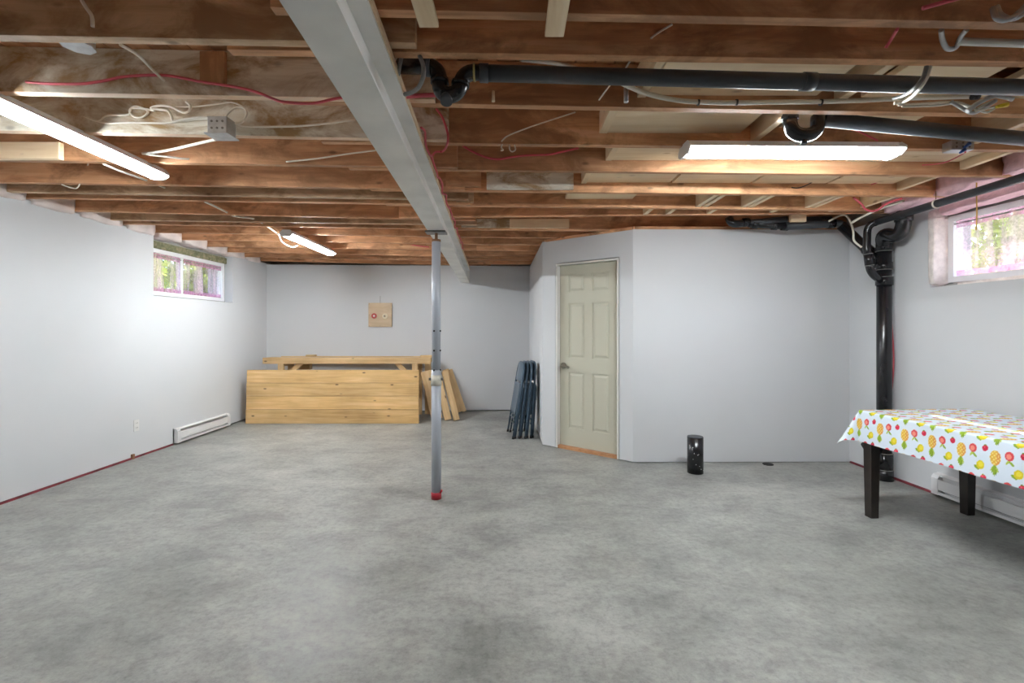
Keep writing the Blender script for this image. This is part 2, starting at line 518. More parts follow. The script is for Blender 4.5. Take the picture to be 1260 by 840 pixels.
def wall_box(m, a, b, z0, z1, th, side):
    """wall slab from a to b; its room face runs through a-b and it grows th away from the room"""
    a, b = Vector(a), Vector(b)
    d = (b - a).normalized(); nrm = Vector((-d.y, d.x, 0)) * side
    q = [a, b, b + nrm * th, a + nrm * th]
    m.hexa([p + Vector((0, 0, z0)) for p in q], [p + Vector((0, 0, z1)) for p in q])
    return m

# wall with the two-sash window
WY0, WY1, WSILL = 5.17, 6.645, 1.712
wl = MB()
def LP(Y): return Vector((left_x(Y), Y, 0))
wall_box(wl, LP(-3.2), LP(WY0), 0.018, ZT_L, 0.11, 1)
wall_box(wl, LP(WY0), LP(WY1), 0.018, WSILL, 0.11, 1)
wall_box(wl, LP(WY1), LP(7.66), 0.018, ZT_L, 0.11, 1)
wall_left = struct(wl.build('wall_left', 'wall_paint', loc=(0, 0, 0)), 'white painted drywall wall with a small high window')
wb = wall_box(MB(), BW0 + (BW0 - BW1) * 0.05, BW1 + (BW1 - BW0) * 0.05, 0.015, ZT_B, 0.12, 1)
struct(wb.build('wall_back', 'wall_paint', loc=(0, 0, 0)), 'white painted end wall behind the stacked timber')
ws = wall_box(MB(), BW1, CA, 0.012, ZT_C + 0.01, 0.10, 1)
struct(ws.build('wall_closet_side', 'wall_paint', loc=(0, 0, 0)), 'narrow white closet side wall behind folded chairs')
wf = wall_box(MB(), CB, CR + Vector((0.1, 0, 0)), 0.006, ZT_C + 0.004, 0.11, 1)
struct(wf.build('wall_closet_front', 'wall_paint', loc=(0, 0, 0)), 'white closet front wall behind the black pipe stub')
# slanted wall with door opening
du = (CB - CA).normalized(); dn = Vector((du.y, -du.x, 0))          # dn points into the room
if dn.y > 0: dn = -dn
DL = (CB - CA).length
def on_wall(px):                                                    # distance along the slanted wall seen at column px
    k = (px - CX) / F
    return (k * CA.y - CA.x) / (du.x - k * du.y)
t0, t1 = on_wall(683.3), on_wall(762.3)
DTOP = 2.085
wd = MB()
def DP(t, z=0.0, off=0.0): return CA + du * t + dn * off + Vector((0, 0, z))
for a, b_, z0, z1 in ((0, t0, 0.008, ZT_C), (t1, DL, 0.008, ZT_C), (t0, t1, DTOP, ZT_C)):
    q = [DP(a, 0, 0), DP(b_, 0, 0), DP(b_, 0, -0.10), DP(a, 0, -0.10)]
    wd.hexa([p + Vector((0, 0, z0)) for p in q], [p + Vector((0, 0, z1)) for p in q])
struct(wd.build('wall_closet_door', 'wall_paint', loc=(0, 0, 0)), 'slanted white wall holding the pale green door')
# long wall with the pink curtained window
def RP(Y): return Vector((right_x(Y), Y, 0))
VY0, VY1, VSILL = 2.36, 3.885, 1.69
wr = MB()
wall_box(wr, RP(-3.2), RP(VY0), 0.018, ZT_R, 0.12, -1)
wall_box(wr, RP(VY0), RP(VY1), 0.018, VSILL, 0.12, -1)
wall_box(wr, RP(VY1), CR + Vector((0, 0.1, 0)), 0.018, ZT_R - 0.02, 0.12, -1)
struct(wr.build('wall_right', 'wall_paint', loc=(0, 0, 0)), 'white painted drywall wall behind the fruit print table')
wn_ = wall_box(MB(), LW0 - Vector((0.2, 0, 0)), RWN + Vector((0.2, 0, 0)), 0, 2.6, 0.12, -1)
struct(wn_.build('wall_rear', 'wall_paint', loc=(0, 0, 0)), 'white painted wall closing the room behind the viewer')
# concrete foundation outside both long walls with window holes
fm = MB()
for z0, z1, y0, y1 in ((0, 1.725, -3.4, 8.0), (2.26, 2.9, -3.4, 8.0), (1.725, 2.26, -3.4, 5.14), (1.725, 2.26, 6.66, 8.0)):
    fm.box(-4.30, -4.052, y0, y1, z0, z1)
struct(fm.build('wall_foundation_left', 'foundation', loc=(0, 0, 0)), 'concrete foundation around the small two-sash window')
fm = MB()
def fr(Y0, Y1, z0, z1, off0=0.125, off1=0.31):
    q = [RP(Y0) + Vector((off0, 0, 0)), RP(Y1) + Vector((off0, 0, 0)), RP(Y1) + Vector((off1, 0, 0)), RP(Y0) + Vector((off1, 0, 0))]
    fm.hexa([p + Vector((0, 0, z0)) for p in q], [p + Vector((0, 0, z1)) for p in q])
fr(-3.4, 8.0, 0, 1.715); fr(-3.4, 8.0, 2.265, 2.9); fr(-3.4, 2.38, 1.715, 2.265); fr(3.86, 8.0, 1.715, 2.265)
struct(fm.build('wall_foundation_right', 'foundation', loc=(0, 0, 0)), 'concrete foundation around the pink curtained window')
fm = MB().box(-4.3, 3.55, 7.95, 8.1, 0, 2.9).box(-4.3, 4.12, -3.5, -3.36, 0, 2.9)
struct(fm.build('wall_foundation_end', 'foundation', loc=(0, 0, 0)), 'concrete foundation closing both ends of the basement')

# ------------------------------------------------------------------ ceiling: slab, planks, joists, blocking
cq = [Vector((-4.3, -3.5, 0)), RP(-3.5) + Vector((0.31, 0, 0)), RP(8.1) + Vector((0.31, 0, 0)), Vector((-4.3, 8.1, 0))]
ceil_root = MB().hexa([p + Vector((0, 0, 2.66)) for p in cq], [p + Vector((0, 0, 2.9)) for p in cq]).build('ceiling', 'subfloor_wood', loc=(0, 0, 2.66))
struct(ceil_root, 'open joist ceiling of brown timber under plank subfloor')
x = -4.05
while x < 3.75:
    w = 0.0905
    zc = H + ceil_c(x) + 0.203
    board('plank', (x + w / 2, -3.3, zc), (x + w / 2, 7.9, zc), w - 0.004, 0.024, 'subfloor_wood', ceil_root, anchor=(0.5, 0.0))
    x += w

JH, JT = 0.2, 0.041
def joist_line(x0, y0, x1, y1):
    return PC(x0, y0), PC(x1, y1)
def put_joist(a, b, X0, X1, mat, dz=0.0):
    k = (b.y - a.y) / (b.x - a.x)
    def pt(X): return Vector((X, a.y + (X - a.x) * k, H + ceil_c(X) + dz))
    board('joist', pt(X0), pt(X1), JT, JH, mat, ceil_root, anchor=(0.0, 0.0), bev=0.002, edge='joist_edge' if mat == 'mould_joist' else None)
    return lambda X: pt(X).y
LJ = [(0, 43, 305, 48.6), (29, 113, 305, 118), (0, 160.6, 305, 166.8), (0, 196.8, 305, 201.5), (0, 223.8, 305, 228.8), (20, 236, 305, 241),
      (30, 243, 305, 247.5), (110, 259.6, 305, 264.3), (160, 270.7, 320, 272.9), (160, 275.4, 320, 277.9), (186, 285.7, 340, 287.9),
      (223, 294.6, 340, 296.4), (250, 302.9, 340, 304.3), (276, 309.7, 340, 311), (297, 315.7, 360, 317), (314, 320.7, 400, 322.6)]
LM = ['grey_joist', 'mould_joist', 'mould_joist', 'old_joist', 'old_joist', 'grey_joist', 'old_joist', 'old_joist', 'grey_joist'] + ['old_joist'] * 7
LZ = []
for j, mt in zip(LJ, LM):
    a, b_ = joist_line(*j)
    LZ.append(put_joist(a, b_, -3.96, -0.35, mt))
RJ = [(600, 14.3, 1260, 27.7), (600, 65.7, 1260, 75.7), (600, 128.6, 1230, 140), (560, 176, 1180, 183.5), (560, 208.6, 1180, 215.7),
      (560, 234.5, 1100, 240.5), (560, 253, 1000, 258), (560, 267, 1000, 262.5), (560, 282.5, 700, 283.5), (560, 291.5, 700, 292.5),
      (560, 300.5, 700, 301.3), (560, 308, 700, 308.7), (560, 314.2, 700, 314.8), (560, 319.8, 700, 320.3), (560, 324.8, 700, 325.2)]
RM = ['old_joist'] * 15
RZ = []
for j, mt in zip(RJ, RM):
    a, b_ = joist_line(*j)
    RZ.append(put_joist(a, b_, -0.78 if len(RZ) == 0 else -1.06, 3.62, mt))
# the joists over and behind the viewer
for k in range(1, 11):
    Y = 1.64 - 0.44 * k
    put_joist(Vector((-1, Y, 0)), Vector((1, Y + 0.02, 0)), -3.96, -0.35, 'old_joist')
    put_joist(Vector((-1, Y - 0.07, 0)), Vector((1, Y - 0.05, 0)), -0.9, 3.7, 'old_joist')

def flat_plate(X0, X1, ja, jb, c, th=0.03, mat='new_pine', m0=0.0, m1=0.0):
    """new lumber laid flat between two joists of the span over the door side"""
    Xm = (X0 + X1) / 2
    y0 = RZ[ja](Xm) + JT + m0; y1 = RZ[jb](Xm) - m1
    board('blocking', (X0, y0, H + c), (X1, y0, H + c), y1 - y0, th, mat, ceil_root, anchor=(0.0, 0.0))
def cross_block(X, ja, jb, c=1.06, h=0.15, w=0.04, mat='new_pine'):
    y0 = RZ[ja](X) + JT; y1 = RZ[jb](X)
    board('blocking', (X, y0, H + c), (X, y1, H + c), w, h, mat, ceil_root, anchor=(0.5, 0.0))
flat_plate(0.63, 1.42, 1, 2, 1.085); flat_plate(1.64, 2.06, 1, 2, 1.085); flat_plate(2.2, 3.2, 1, 2, 1.09)
cross_block(1.53, 1, 2, 1.06, 0.14); cross_block(0.60, 1, 2, 1.07, 0.14)
flat_plate(0.53, 1.28, 2, 3, 1.095); cross_block(0.51, 2, 3, 1.09, 0.12, 0.045); cross_block(1.36, 2, 3, 1.05); flat_plate(1.5, 2.2, 2, 3, 1.13)
cross_block(2.62, 2, 3, 1.045, 0.15); flat_plate(2.7, 3.4, 2, 3, 1.12)
flat_plate(0.65, 2.1, 3, 4, 1.10); cross_block(0.63, 3, 4, 1.095, 0.10); flat_plate(2.2, 2.95, 3, 4, 1.10); cross_block(2.98, 3, 4, 1.05, 0.16)
for xa, xb in ((0.56, 1.19), (1.21, 1.80), (1.82, 2.38), (2.40, 2.9)):
    flat_plate(xa, xb, 4, 5, 1.10)
cross_block(0.54, 4, 5, 1.09, 0.11); cross_block(2.95, 4, 5, 1.05, 0.15)
flat_plate(0.45, 1.02, 5, 6, 1.095); flat_plate(1.04, 1.5, 5, 6, 1.12, mat='old_joist')
for X in (1.58, 1.64, 1.97, 2.03, 2.52, 2.58, 3.0):
    cross_block(X, 5, 6, 1.03, 0.15)
for xa, xb in ((1.68, 1.94), (2.06, 2.49), (2.61, 2.97)):
    flat_plate(xa, xb, 5, 6, 1.13, m0=0.12)
for X in (1.20, 1.40, 1.76, 2.30, 2.8):
    cross_block(X, 6, 7, 1.025, 0.15)
# blocks and offcuts among the joists over the long span
def face_board(x0, x1, y0, y1, Z, mat, th=0.035, vert=False):
    a = P(x0, y1, Z); b_ = P(x1, y1, Z); hgt = P(x0, y0, Z).z - a.z
    if vert:
        mid = (a + b_) / 2
        board('blocking', mid, mid + Vector((0, 0, hgt)), th, (b_ - a).length, mat, ceil_root, up=(1, 0, 0), anchor=(0.5, 0.5))
    else:
        board('blocking', a, b_, th, hgt, mat, ceil_root, anchor=(1.0, 0.0))
face_board(247, 278, 64, 104, LZ[1](-1.3) - 0.012, 'old_joist', 0.02, True)
face_board(-60, 79, 177, 197.5, LZ[3](-2.6) - 0.012, 'new_pine')
face_board(599, 705, 211, 234, RZ[5](0) - 0.005, 'mould_joist')
face_board(549, 592, 211, 231, RZ[5](-0.3) - 0.012, 'old_joist', 0.03)
face_board(549, 583, 236, 250, RZ[6](-0.3) - 0.008, 'grey_joist', 0.03)
face_board(568, 627, 270, 280.5, RZ[8](0) - 0.012, 'mould_joist', 0.03)
face_board(627, 700, 270, 281, RZ[8](0) - 0.012, 'new_pine', 0.03)
face_board(971, 990, 260, 273.5, 4.42, 'new_pine', 0.03)
# two pale straps nailed under the joists
for xc, yend in ((528, 27.5), (682, 39)):
    e = PC(xc, yend)
    o = board('strap', (e.x, 0.6, H + ceil_c(e.x) - 0.010), (e.x, e.y, H + ceil_c(e.x) - 0.010), 0.066, 0.019, 'new_pine', ceil_root)
# timber plates on top of the closet walls
pl = ((CA, CB), (BW1, CA), (CB, CR))
for a, b_ in pl:
    d = (b_ - a).normalized(); nr = Vector((-d.y, d.x, 0))
    board('top_plate', a + nr * 0.03 + Vector((0, 0, ZT_C + 0.004)), b_ + nr * 0.03 + Vector((0, 0, ZT_C + 0.004)), 0.09, 0.035, 'old_joist', ceil_root, anchor=(0.0, 0.0))

# ------------------------------------------------------------------ steel beam and jack post
def beam_pt(u, c):                                      # centre line of the beam underside, u = distance
    t = (u - 1.127) / (7.74 - 1.127)
    return Vector((-0.489 + (-0.762 + 0.489) * t, u, H + (0.785 + (0.743 - 0.785) * t) + c))
beam_a, beam_b = beam_pt(-3.3, 0), beam_pt(7.68, 0)
bd = (beam_b - beam_a).normalized(); bs = bd.cross(Vector((0, 0, 1))).normalized()
def beam_slab(name, s0, s1, z0, z1, mat, parent, a=beam_a, b=beam_b):
    q = lambda p, z: [p + bs * s0 + Vector((0, 0, z)), p + bs * s1 + Vector((0, 0, z))]
    m = MB().hexa(q(a, z0) + q(b, z0)[::-1], q(a, z1) + q(b, z1)[::-1])
    return m.build(name, mat, parent)
beam = empty('steel_beam', beam_pt(3.7, 0))
tag(beam, 'long grey painted steel I-beam carrying the wooden joists on a post', 'beam')
beam_slab('bottom_flange', -0.068, 0.068, 0, 0.012, 'beam_paint', beam)
beam_slab('web', -0.006, 0.006, 0.012, 0.195, 'beam_paint', beam)
beam_slab('top_flange', -0.068, 0.068, 0.195, 0.207, 'beam_paint', beam)
o = beam_slab('nailer_board', -0.07, 0.074, 0.207, 0.236, 'new_pine', beam)
beam_slab('nailer_board', -0.06, 0.06, 0.236, 0.262, 'old_joist', beam)
beam_slab('end_stiffener', -0.066, 0.066, 0.012, 0.195, 'beam_paint', beam, beam_pt(7.655, 0), beam_pt(7.67, 0))

pz = 3.746
pb = P(536.8, 613, pz); pb.z = 0
ptop = beam_pt(pz, 0).z
post = empty('jack_post', pb)
tag(post, 'slim grey adjustable steel jack post with red painted foot', 'post')
def pc(z): return pb + Vector((0, 0, z))
zz = lambda y: H - (y - HY) * pz / F
MB().cyl(pc(0.045), pc(zz(455)), 0.0385, 32).build('outer_tube', 'post_grey', post, True)
MB().cyl(pc(zz(456)), pc(zz(296)), 0.0345, 32).build('inner_tube', 'post_grey', post, True)
cl = MB().cyl(pc(zz(474)), pc(zz(461)), 0.0425, 32).build('collar', 'post_collar', post, True)
for a in (-1, 1):
    MB().cyl(pc(zz(466)) + Vector((a * 0.04, -0.012, 0)), pc(zz(466)) + Vector((a * 0.056, -0.012, 0)), 0.011, 10).build('bolt', 'steel_dark', cl, True)
MB().cyl(pc(0), pc(0.055), 0.0405, 32).build('red_foot', 'red_paint', post, True)
MB().tube([pc(0.05) + Vector((0.036, -0.02, 0)), pc(0.075) + Vector((0.047, -0.022, 0))], 0.008, 8).build('foot_tab', 'red_paint', post, True)
for y in (407, 431, 455):
    for ang in (-0.34, 1.25):
        d = Vector((math.sin(ang), -math.cos(ang), 0))
        MB().cyl(pc(zz(y)) + d * 0.030, pc(zz(y)) + d * 0.0392, 0.0075, 12).build('pin_hole', 'dark_hole', post)
MB().cyl(pc(zz(297)), pc(ptop - 0.012), 0.012, 14).build('screw', 'rust', post, True)
MB().cyl(pc(zz(297.5)), pc(zz(294.8)), 0.036, 24).build('top_cap', 'rust', post, True)
box_obj('bearing_plate', 'steel_dark', pb.x - 0.08, pb.x + 0.08, pb.y - 0.06, pb.y + 0.06, ptop - 0.013, ptop + 0.0005, post)

# ------------------------------------------------------------------ door
def wall_slab(m, a, b_, z0, z1, o0, o1):
    q = [DP(a, 0, o0), DP(b_, 0, o0), DP(b_, 0, o1), DP(a, 0, o1)]
    m.hexa([p + Vector((0, 0, z0)) for p in q], [p + Vector((0, 0, z1)) for p in q])
    return m
door = empty('door_1', DP((t0 + t1) / 2))
struct(door, 'pale sage green six-panel door with metal lever handle')
JB = 0.018
for a, b_ in ((t0 + 0.008, t0 + 0.008 + JB), (t1 - 0.009 - JB, t1 - 0.009)):
    wall_slab(MB(), a, b_, 0.008, DTOP - 0.004, 0.004, -0.098).build('jamb', 'trim_white', door)
wall_slab(MB(), t0 + 0.008, t1 - 0.009, DTOP - 0.026, DTOP - 0.008, 0.003, -0.098).build('head_jamb', 'trim_white', door)
d0, d1 = t0 + JB + 0.010, t1 - JB - 0.011
DZ0, DZ1 = 0.035, DTOP - 0.028
REC = -0.055                                            # door face set back in its frame
leaf = wall_slab(MB(), d0, d1, DZ0, DZ1, REC - 0.010, REC - 0.035).build('door_leaf', 'door_paint', door)
W = d1 - d0
st, mu = W * 0.155, W * 0.13
pw = (W - 2 * st - mu) / 2
rows = [(0.235, 0.86), (1.02, 1.63), (1.755, 1.955)]
# stiles and rails stand proud; the moulded panels sit in the recesses
fr_ = MB()
wall_slab(fr_, d0, d0 + st, DZ0, DZ1, REC, REC - 0.012)
wall_slab(fr_, d1 - st, d1, DZ0, DZ1, REC, REC - 0.012)
wall_slab(fr_, d0 + st + pw, d1 - st - pw, DZ0, DZ1, REC, REC - 0.012)
zs = [DZ0] + [z for r_ in rows for z in r_] + [DZ1]
for i in range(0, len(zs), 2):
    for k in range(2):
        a = d0 + st + k * (pw + mu)
        wall_slab(fr_, a, a + pw, zs[i], zs[i + 1], REC, REC - 0.012)
fr_.build('stiles_and_rails', 'door_paint', door)
for z0, z1 in rows:
    for k in range(2):
        a = d0 + st + k * (pw + mu); g, bv = 0.014, 0.024
        m = MB()
        out = [DP(a + g, z0 + g, REC - 0.010), DP(a + pw - g, z0 + g, REC - 0.010), DP(a + pw - g, z1 - g, REC - 0.010), DP(a + g, z1 - g, REC - 0.010)]
        inn = [DP(a + g + bv, z0 + g + bv, REC - 0.001), DP(a + pw - g - bv, z0 + g + bv, REC - 0.001), DP(a + pw - g - bv, z1 - g - bv, REC - 0.001), DP(a + g + bv, z1 - g - bv, REC - 0.001)]
        m.hexa(out, inn).build('panel', 'door_paint', door)
hd = empty('door_handle', DP(d0 + 0.055, 0.93, REC), door)
tag(hd, 'brushed metal lever handle')
MB().cyl(DP(d0 + 0.05, 0.93, REC), DP(d0 + 0.05, 0.93, REC + 0.014), 0.036, 22).build('rose', 'nickel', hd, True)
MB().tube(smooth_path([DP(d0 + 0.05, 0.93, REC + 0.01), DP(d0 + 0.05, 0.93, REC + 0.05), DP(d0 + 0.065, 0.932, REC + 0.06), DP(d0 + 0.12, 0.925, REC + 0.055), DP(d0 + 0.15, 0.915, REC + 0.05)]), 0.012, 10).build('lever', 'nickel', hd, True)
wall_slab(MB(), t0 + 0.022, t1 - 0.022, 0.0, 0.034, -0.012, -0.09).build('threshold', 'threshold_wood', door)
for zc in (0.25, 1.05, 1.85):
    wall_slab(MB(), d1 - 0.002, d1 + 0.008, zc, zc + 0.09, REC + 0.004, REC - 0.01).build('hinge', 'nickel', door)

# ------------------------------------------------------------------ windows with sheer curtains
def win_part(m, pf, y0, y1, z0, z1, o0, o1):
    q = [pf(y0, o0), pf(y1, o0), pf(y1, o1), pf(y0, o1)]
    m.hexa([p + Vector((0, 0, z0)) for p in q], [p + Vector((0, 0, z1)) for p in q])
    return m
def make_window(name, label, pf, y0, y1, z0, z1, mull, base):
    """pf(Y, depth): a point of the window plane; depth grows outward"""
    w = empty(name, base)
    struct(w, label)
    fw = 0.045
    fr = empty('window_frame', base, w)
    for a, b_, c_, d_ in ((y0, y1, z0, z0 + fw), (y0, y1, z1 - fw, z1), (y0, y0 + fw, z0 + fw, z1 - fw), (y1 - fw, y1, z0 + fw, z1 - fw)):
        win_part(MB(), pf, a, b_, c_, d_, -0.01, 0.07).build('frame_bar', 'vinyl_white', fr)
    win_part(MB(), pf, mull - 0.022, mull + 0.022, z0 + fw, z1 - fw, 0.012, 0.06).build('mullion', 'vinyl_white', w)
    for a, b_, o in ((y0 + fw, mull - 0.02, 0.03), (mull + 0.02, y1 - fw, 0.045)):
        win_part(MB(), pf, a, b_, z0 + fw, z1 - fw, o, o + 0.005).build('pane', 'pane_glass', w)
    return w
def sheer(name, pf, y0, y1, z0, z1, o, mat, parent, amp=0.008, seed=0, taper=0.0, nx=160, nz=10):
    rg = random.Random(seed)
    ph = [rg.uniform(0, 6.28) for _ in range(4)]
    m = MB(); vs = []; fs = []
    for i in range(nx + 1):
        s = i / nx
        for k in range(nz + 1):
            t = k / nz
            Y = y0 + (y1 - y0) * s
            Y += taper * (0.5 - s) * 2 * t * (y1 - y0) * 0.5
            d = amp * (math.sin(s * 71 + ph[0]) * 0.6 + math.sin(s * 133 + ph[1]) * 0.4) * (0.5 + 0.7 * (1 - t)) + 0.004 * math.sin(s * 23 + ph[2] + 2 * t)
            p = pf(Y, o + d); vs.append(p + Vector((0, 0, z0 + (z1 - z0) * t)))
    for i in range(nx):
        for k in range(nz):
            a = i * (nz + 1) + k
            fs.append((a, a + nz + 1, a + nz + 2, a + 1))
    m.add(vs, fs)
    return m.build(name, mat, parent, True)
def pfl(Y, d): return Vector((-4.042 - d, Y, 0))
w1 = make_window('window_1', 'small white two-sash window with sheer pink curtain and trees outside', pfl, 5.16, 6.61, 1.728, 2.256, 5.79, Vector((-4.05, 5.9, 1.728)))
def pfr(Y, d): return RP(Y) + Vector((0.115 + d, 0, 0))
w2 = make_window('window_2', 'white framed window with lilac pink lace curtain above the table', pfr, 2.40, 3.845, 1.722, 2.258, 2.75, RP(3.1) + Vector((0.12, 0, 1.722)))
def curtain(label, pf, y0, y1, z0, z1, o, seed):
    c = empty('lace_curtain', pf((y0 + y1) / 2, o) + Vector((0, 0, z0)))
    tag(c, label, 'curtain')
    sheer('sheer_panel', pf, y0 + 0.012, y1 - 0.012, z0 + 0.03, z1 - 0.05, o, 'lace_sheer', c, seed=seed)
    sheer('gathered_header', pf, y0 + 0.008, y1 - 0.008, z1 - 0.055, z1 + 0.004, o, 'lace_band', c, 0.010, seed + 1, nz=4)
    sheer('hem_band', pf, y0 + 0.01, y1 - 0.01, z0, z0 + 0.045, o, 'lace_band', c, 0.010, seed + 2, nz=4)
    MB().tube([pf(y0, o) + Vector((0, 0, z1 - 0.02)), pf(y1, o) + Vector((0, 0, z1 - 0.02))], 0.005, 8).build('curtain_rod', 'cable_grey', c)
curtain('sheer pink curtain in the sash of the two-sash window beside the mullion', pfl, 5.205, 5.775, 1.775, 2.205, 0.012, 3)
curtain('sheer pink curtain with dark header in the sash next to the end wall', pfl, 5.805, 6.565, 1.775, 2.205, 0.012, 11)
curtain('lilac lace curtain gathered over the window above the table', pfr, 2.44, 3.80, 1.769, 2.21, 0.0, 21)
# lintels and the raw insulated reveals
o = win_part(MB(), pfl, 5.0, 6.75, 2.258, 2.338, -0.02, 0.02).build('trim_1', 'green_lumber'); struct(o, 'green stained board above the two-sash window')
def lump(name, lo, hi, amp, mat, seed, nseg=(10, 10, 4), parent=None, sc=6.0):
    """soft rounded batt filling the box lo-hi"""
    bm = bmesh.new()
    bmesh.ops.create_cube(bm, size=2.0)
    bmesh.ops.subdivide_edges(bm, edges=bm.edges[:], cuts=7, use_grid_fill=True)
    lo, hi = Vector(lo), Vector(hi); c = (lo + hi) / 2; h = (hi - lo) / 2
    for v in bm.verts:
        q = v.co.copy()
        n_ = q.normalized() if q.length else q
        q = q * 0.8 + Vector((n_.x * 1.05, n_.y * 1.05, n_.z * 1.05)) * 0.2
        p = Vector((c.x + q.x * h.x, c.y + q.y * h.y, c.z + q.z * h.z))
        d = noise.noise_vector(p * sc + Vector((seed * 3.1, 0, 0))) * amp + noise.noise_vector(p * sc * 2.7) * amp * 0.5
        v.co = p + d
    m = MB(); bm.verts.index_update()
    m.add([v.co.copy() for v in bm.verts], [tuple(v.index for v in f.verts) for f in bm.faces])
    bm.free()
    return m.build(name, mat, parent, True)
# pale batts at the head of the long wall, one per joist bay
prev = 1.72
ys = [0.9] + [LZ[i](-3.9) for i in (0, 1, 2, 3, 4, 6, 7, 9, 10, 11, 12, 13, 14, 15)]
for i in range(len(ys) - 1):
    a, b_ = ys[i] + JT + 0.004, ys[i + 1] - 0.004
    o = lump('insulation_batt', (left_x(a) - 0.14, a, 2.36), (left_x(a) + 0.035, b_, 2.585), 0.012, 'pale_batt', i)
    tag(o, 'pale fibre insulation batt stuffed between joist ends above the long white wall', 'insulation', 'pale batts along the long wall head')
ys = [RZ[i](3.4) for i in range(7)]
for i in range(len(ys) - 1):
    a, b_ = ys[i] + JT + 0.004, ys[i + 1] - 0.004
    xr = right_x((a + b_) / 2)
    o = lump('insulation_batt', (xr - 0.28, a, 2.345), (xr + 0.09, b_, 2.56), 0.04, 'pink_batt', 30 + i)
    tag(o, 'pink fibreglass batt bulging from a joist bay over the curtained window', 'insulation', 'pink batts along the curtained window wall')
o = lump('insulation_strip', (right_x(3.1) - 0.06, 2.42, 2.275), (right_x(3.1) + 0.09, 3.83, 2.35), 0.022, 'pink_batt', 50)
tag(o, 'pink insulation strip drooping along the head of the curtained window', 'insulation')
# torn foam reveal beside the curtained window
m = MB(); n_ = 26; vs = []; fs = []
o = lump('foam_reveal', (right_x(3.87) - 0.012, 3.845, 1.70), (right_x(3.87) + 0.125, 3.90, 2.33), 0.006, 'foam', 71, sc=14)
tag(o, 'rough cream foam edge lining the side of the curtained window opening', 'foam')
o = lump('foam_reveal', (right_x(3.1) + 0.09, 2.35, 1.69), (right_x(3.1) + 0.15, 3.87, 1.725), 0.004, 'foam', 72, sc=14)
tag(o, 'thin cream foam bead along the sill of the curtained window', 'foam')

# ------------------------------------------------------------------ baseboard heaters, outlet, red membrane
def heater(name_label, pf, y0, y1, group=None):
    """pf(Y, off): point at the wall foot, off into the room"""
    h = empty('baseboard_heater', pf((y0 + y1) / 2, 0))
    tag(h, name_label, 'heater')
    prof = [(0.002, 0.03), (0.045, 0.03), (0.05, 0.045), (0.05, 0.065)]
    def seg(nm, a, b_, pr, mat):
        m = MB()
        va = [pf(a, o_) + Vector((0, 0, z)) for o_, z in pr]; vb = [pf(b_, o_) + Vector((0, 0, z)) for o_, z in pr]
        m.hexa(va, vb); return m.build(nm, mat, h)
    seg('back_plate', y0, y1, [(0.0, 0.022), (0.012, 0.022), (0.012, 0.185), (0.0, 0.185)], 'heater_white')
    seg('front_cover', y0 + 0.05, y1 - 0.05, [(0.048, 0.062), (0.054, 0.062), (0.054, 0.145), (0.048, 0.145)], 'heater_white')
    seg('top_hood', y0 + 0.05, y1 - 0.05, [(0.0, 0.178), (0.036, 0.166), (0.038, 0.172), (0.0, 0.186)], 'heater_white')
    seg('lower_lip', y0 + 0.05, y1 - 0.05, [(0.010, 0.022), (0.052, 0.022), (0.052, 0.045), (0.046, 0.045), (0.046, 0.028), (0.010, 0.028)], 'heater_white')
    seg('fin_bank', y0 + 0.07, y1 - 0.07, [(0.014, 0.055), (0.042, 0.055), (0.042, 0.12), (0.014, 0.12)], 'steel_dark')
    for a, b_ in ((y0, y0 + 0.055), (y1 - 0.055, y1)):
        seg('end_cap', a, b_, [(0.0, 0.02), (0.056, 0.02), (0.056, 0.15), (0.04, 0.178), (0.0, 0.188)], 'heater_white')
heater('short white electric baseboard heater on the wall near the timber', lambda Y, o_: LP(Y) + Vector((o_, 0, 0)), 5.47, 6.50)
heater('long white electric baseboard heater behind the fruit print table', lambda Y, o_: RP(Y) - Vector((o_, 0, 0)), 2.25, 3.82)
ox = left_x(4.93)
ou = empty('wall_outlet', (ox, 4.93, 0.275)); tag(ou, 'white duplex wall outlet low on the long wall', 'outlet')
m = MB().bevel_box(ox - 0.002, ox + 0.006, 4.895, 4.965, 0.277, 0.395, 0.002).build('cover_plate', 'outlet_plastic', ou)
for z in (0.312, 0.360):
    so_ = MB().bevel_box(ox + 0.004, ox + 0.009, 4.913, 4.947, z - 0.017, z + 0.017, 0.003).build('socket', 'outlet_plastic', ou)
    for yy in (4.923, 4.937):
        MB().box(ox + 0.0085, ox + 0.0096, yy - 0.0015, yy + 0.0015, z - 0.004, z + 0.008).build('slot', 'dark_hole', so_)
o = MB().box(ox - 0.002, ox + 0.02, 4.86, 4.89, 0.0, 0.05).build('cable_stub', 'rust'); tag(o, 'short brown stub at the wall foot below the outlet', 'stub')
def strip(pf, y0, y1, seed, name, label):
    rg = random.Random(seed); m = MB(); n_ = int((y1 - y0) / 0.05) + 1
    lo = []; hi = []; lo2 = []; hi2 = []
    vs = []; fs = []
    for i in range(n_ + 1):
        Y = y0 + (y1 - y0) * i / n_
        h_ = 0.008 + 0.012 * (0.5 + 0.5 * noise.noise(Vector((Y * 3, seed, 0)))) ; o_ = 0.008 + 0.012 * (0.5 + noise.noise(Vector((Y * 2.3, seed, 5))) * 0.5)
        vs += [pf(Y, -0.01), pf(Y, o_), pf(Y, o_ * 0.7) + Vector((0, 0, h_)), pf(Y, -0.01) + Vector((0, 0, h_))]
    for v in vs: v.z += 0.0008
    for i in range(n_):
        for j in range(4):
            a = i * 4 + j; b_ = i * 4 + (j + 1) % 4
            fs.append((a, b_, b_ + 4, a + 4))
    fs += [(0, 1, 2, 3), tuple(n_ * 4 + j for j in (3, 2, 1, 0))]
    o = m.add(vs, fs).build(name, 'red_membrane'); struct(o, label)
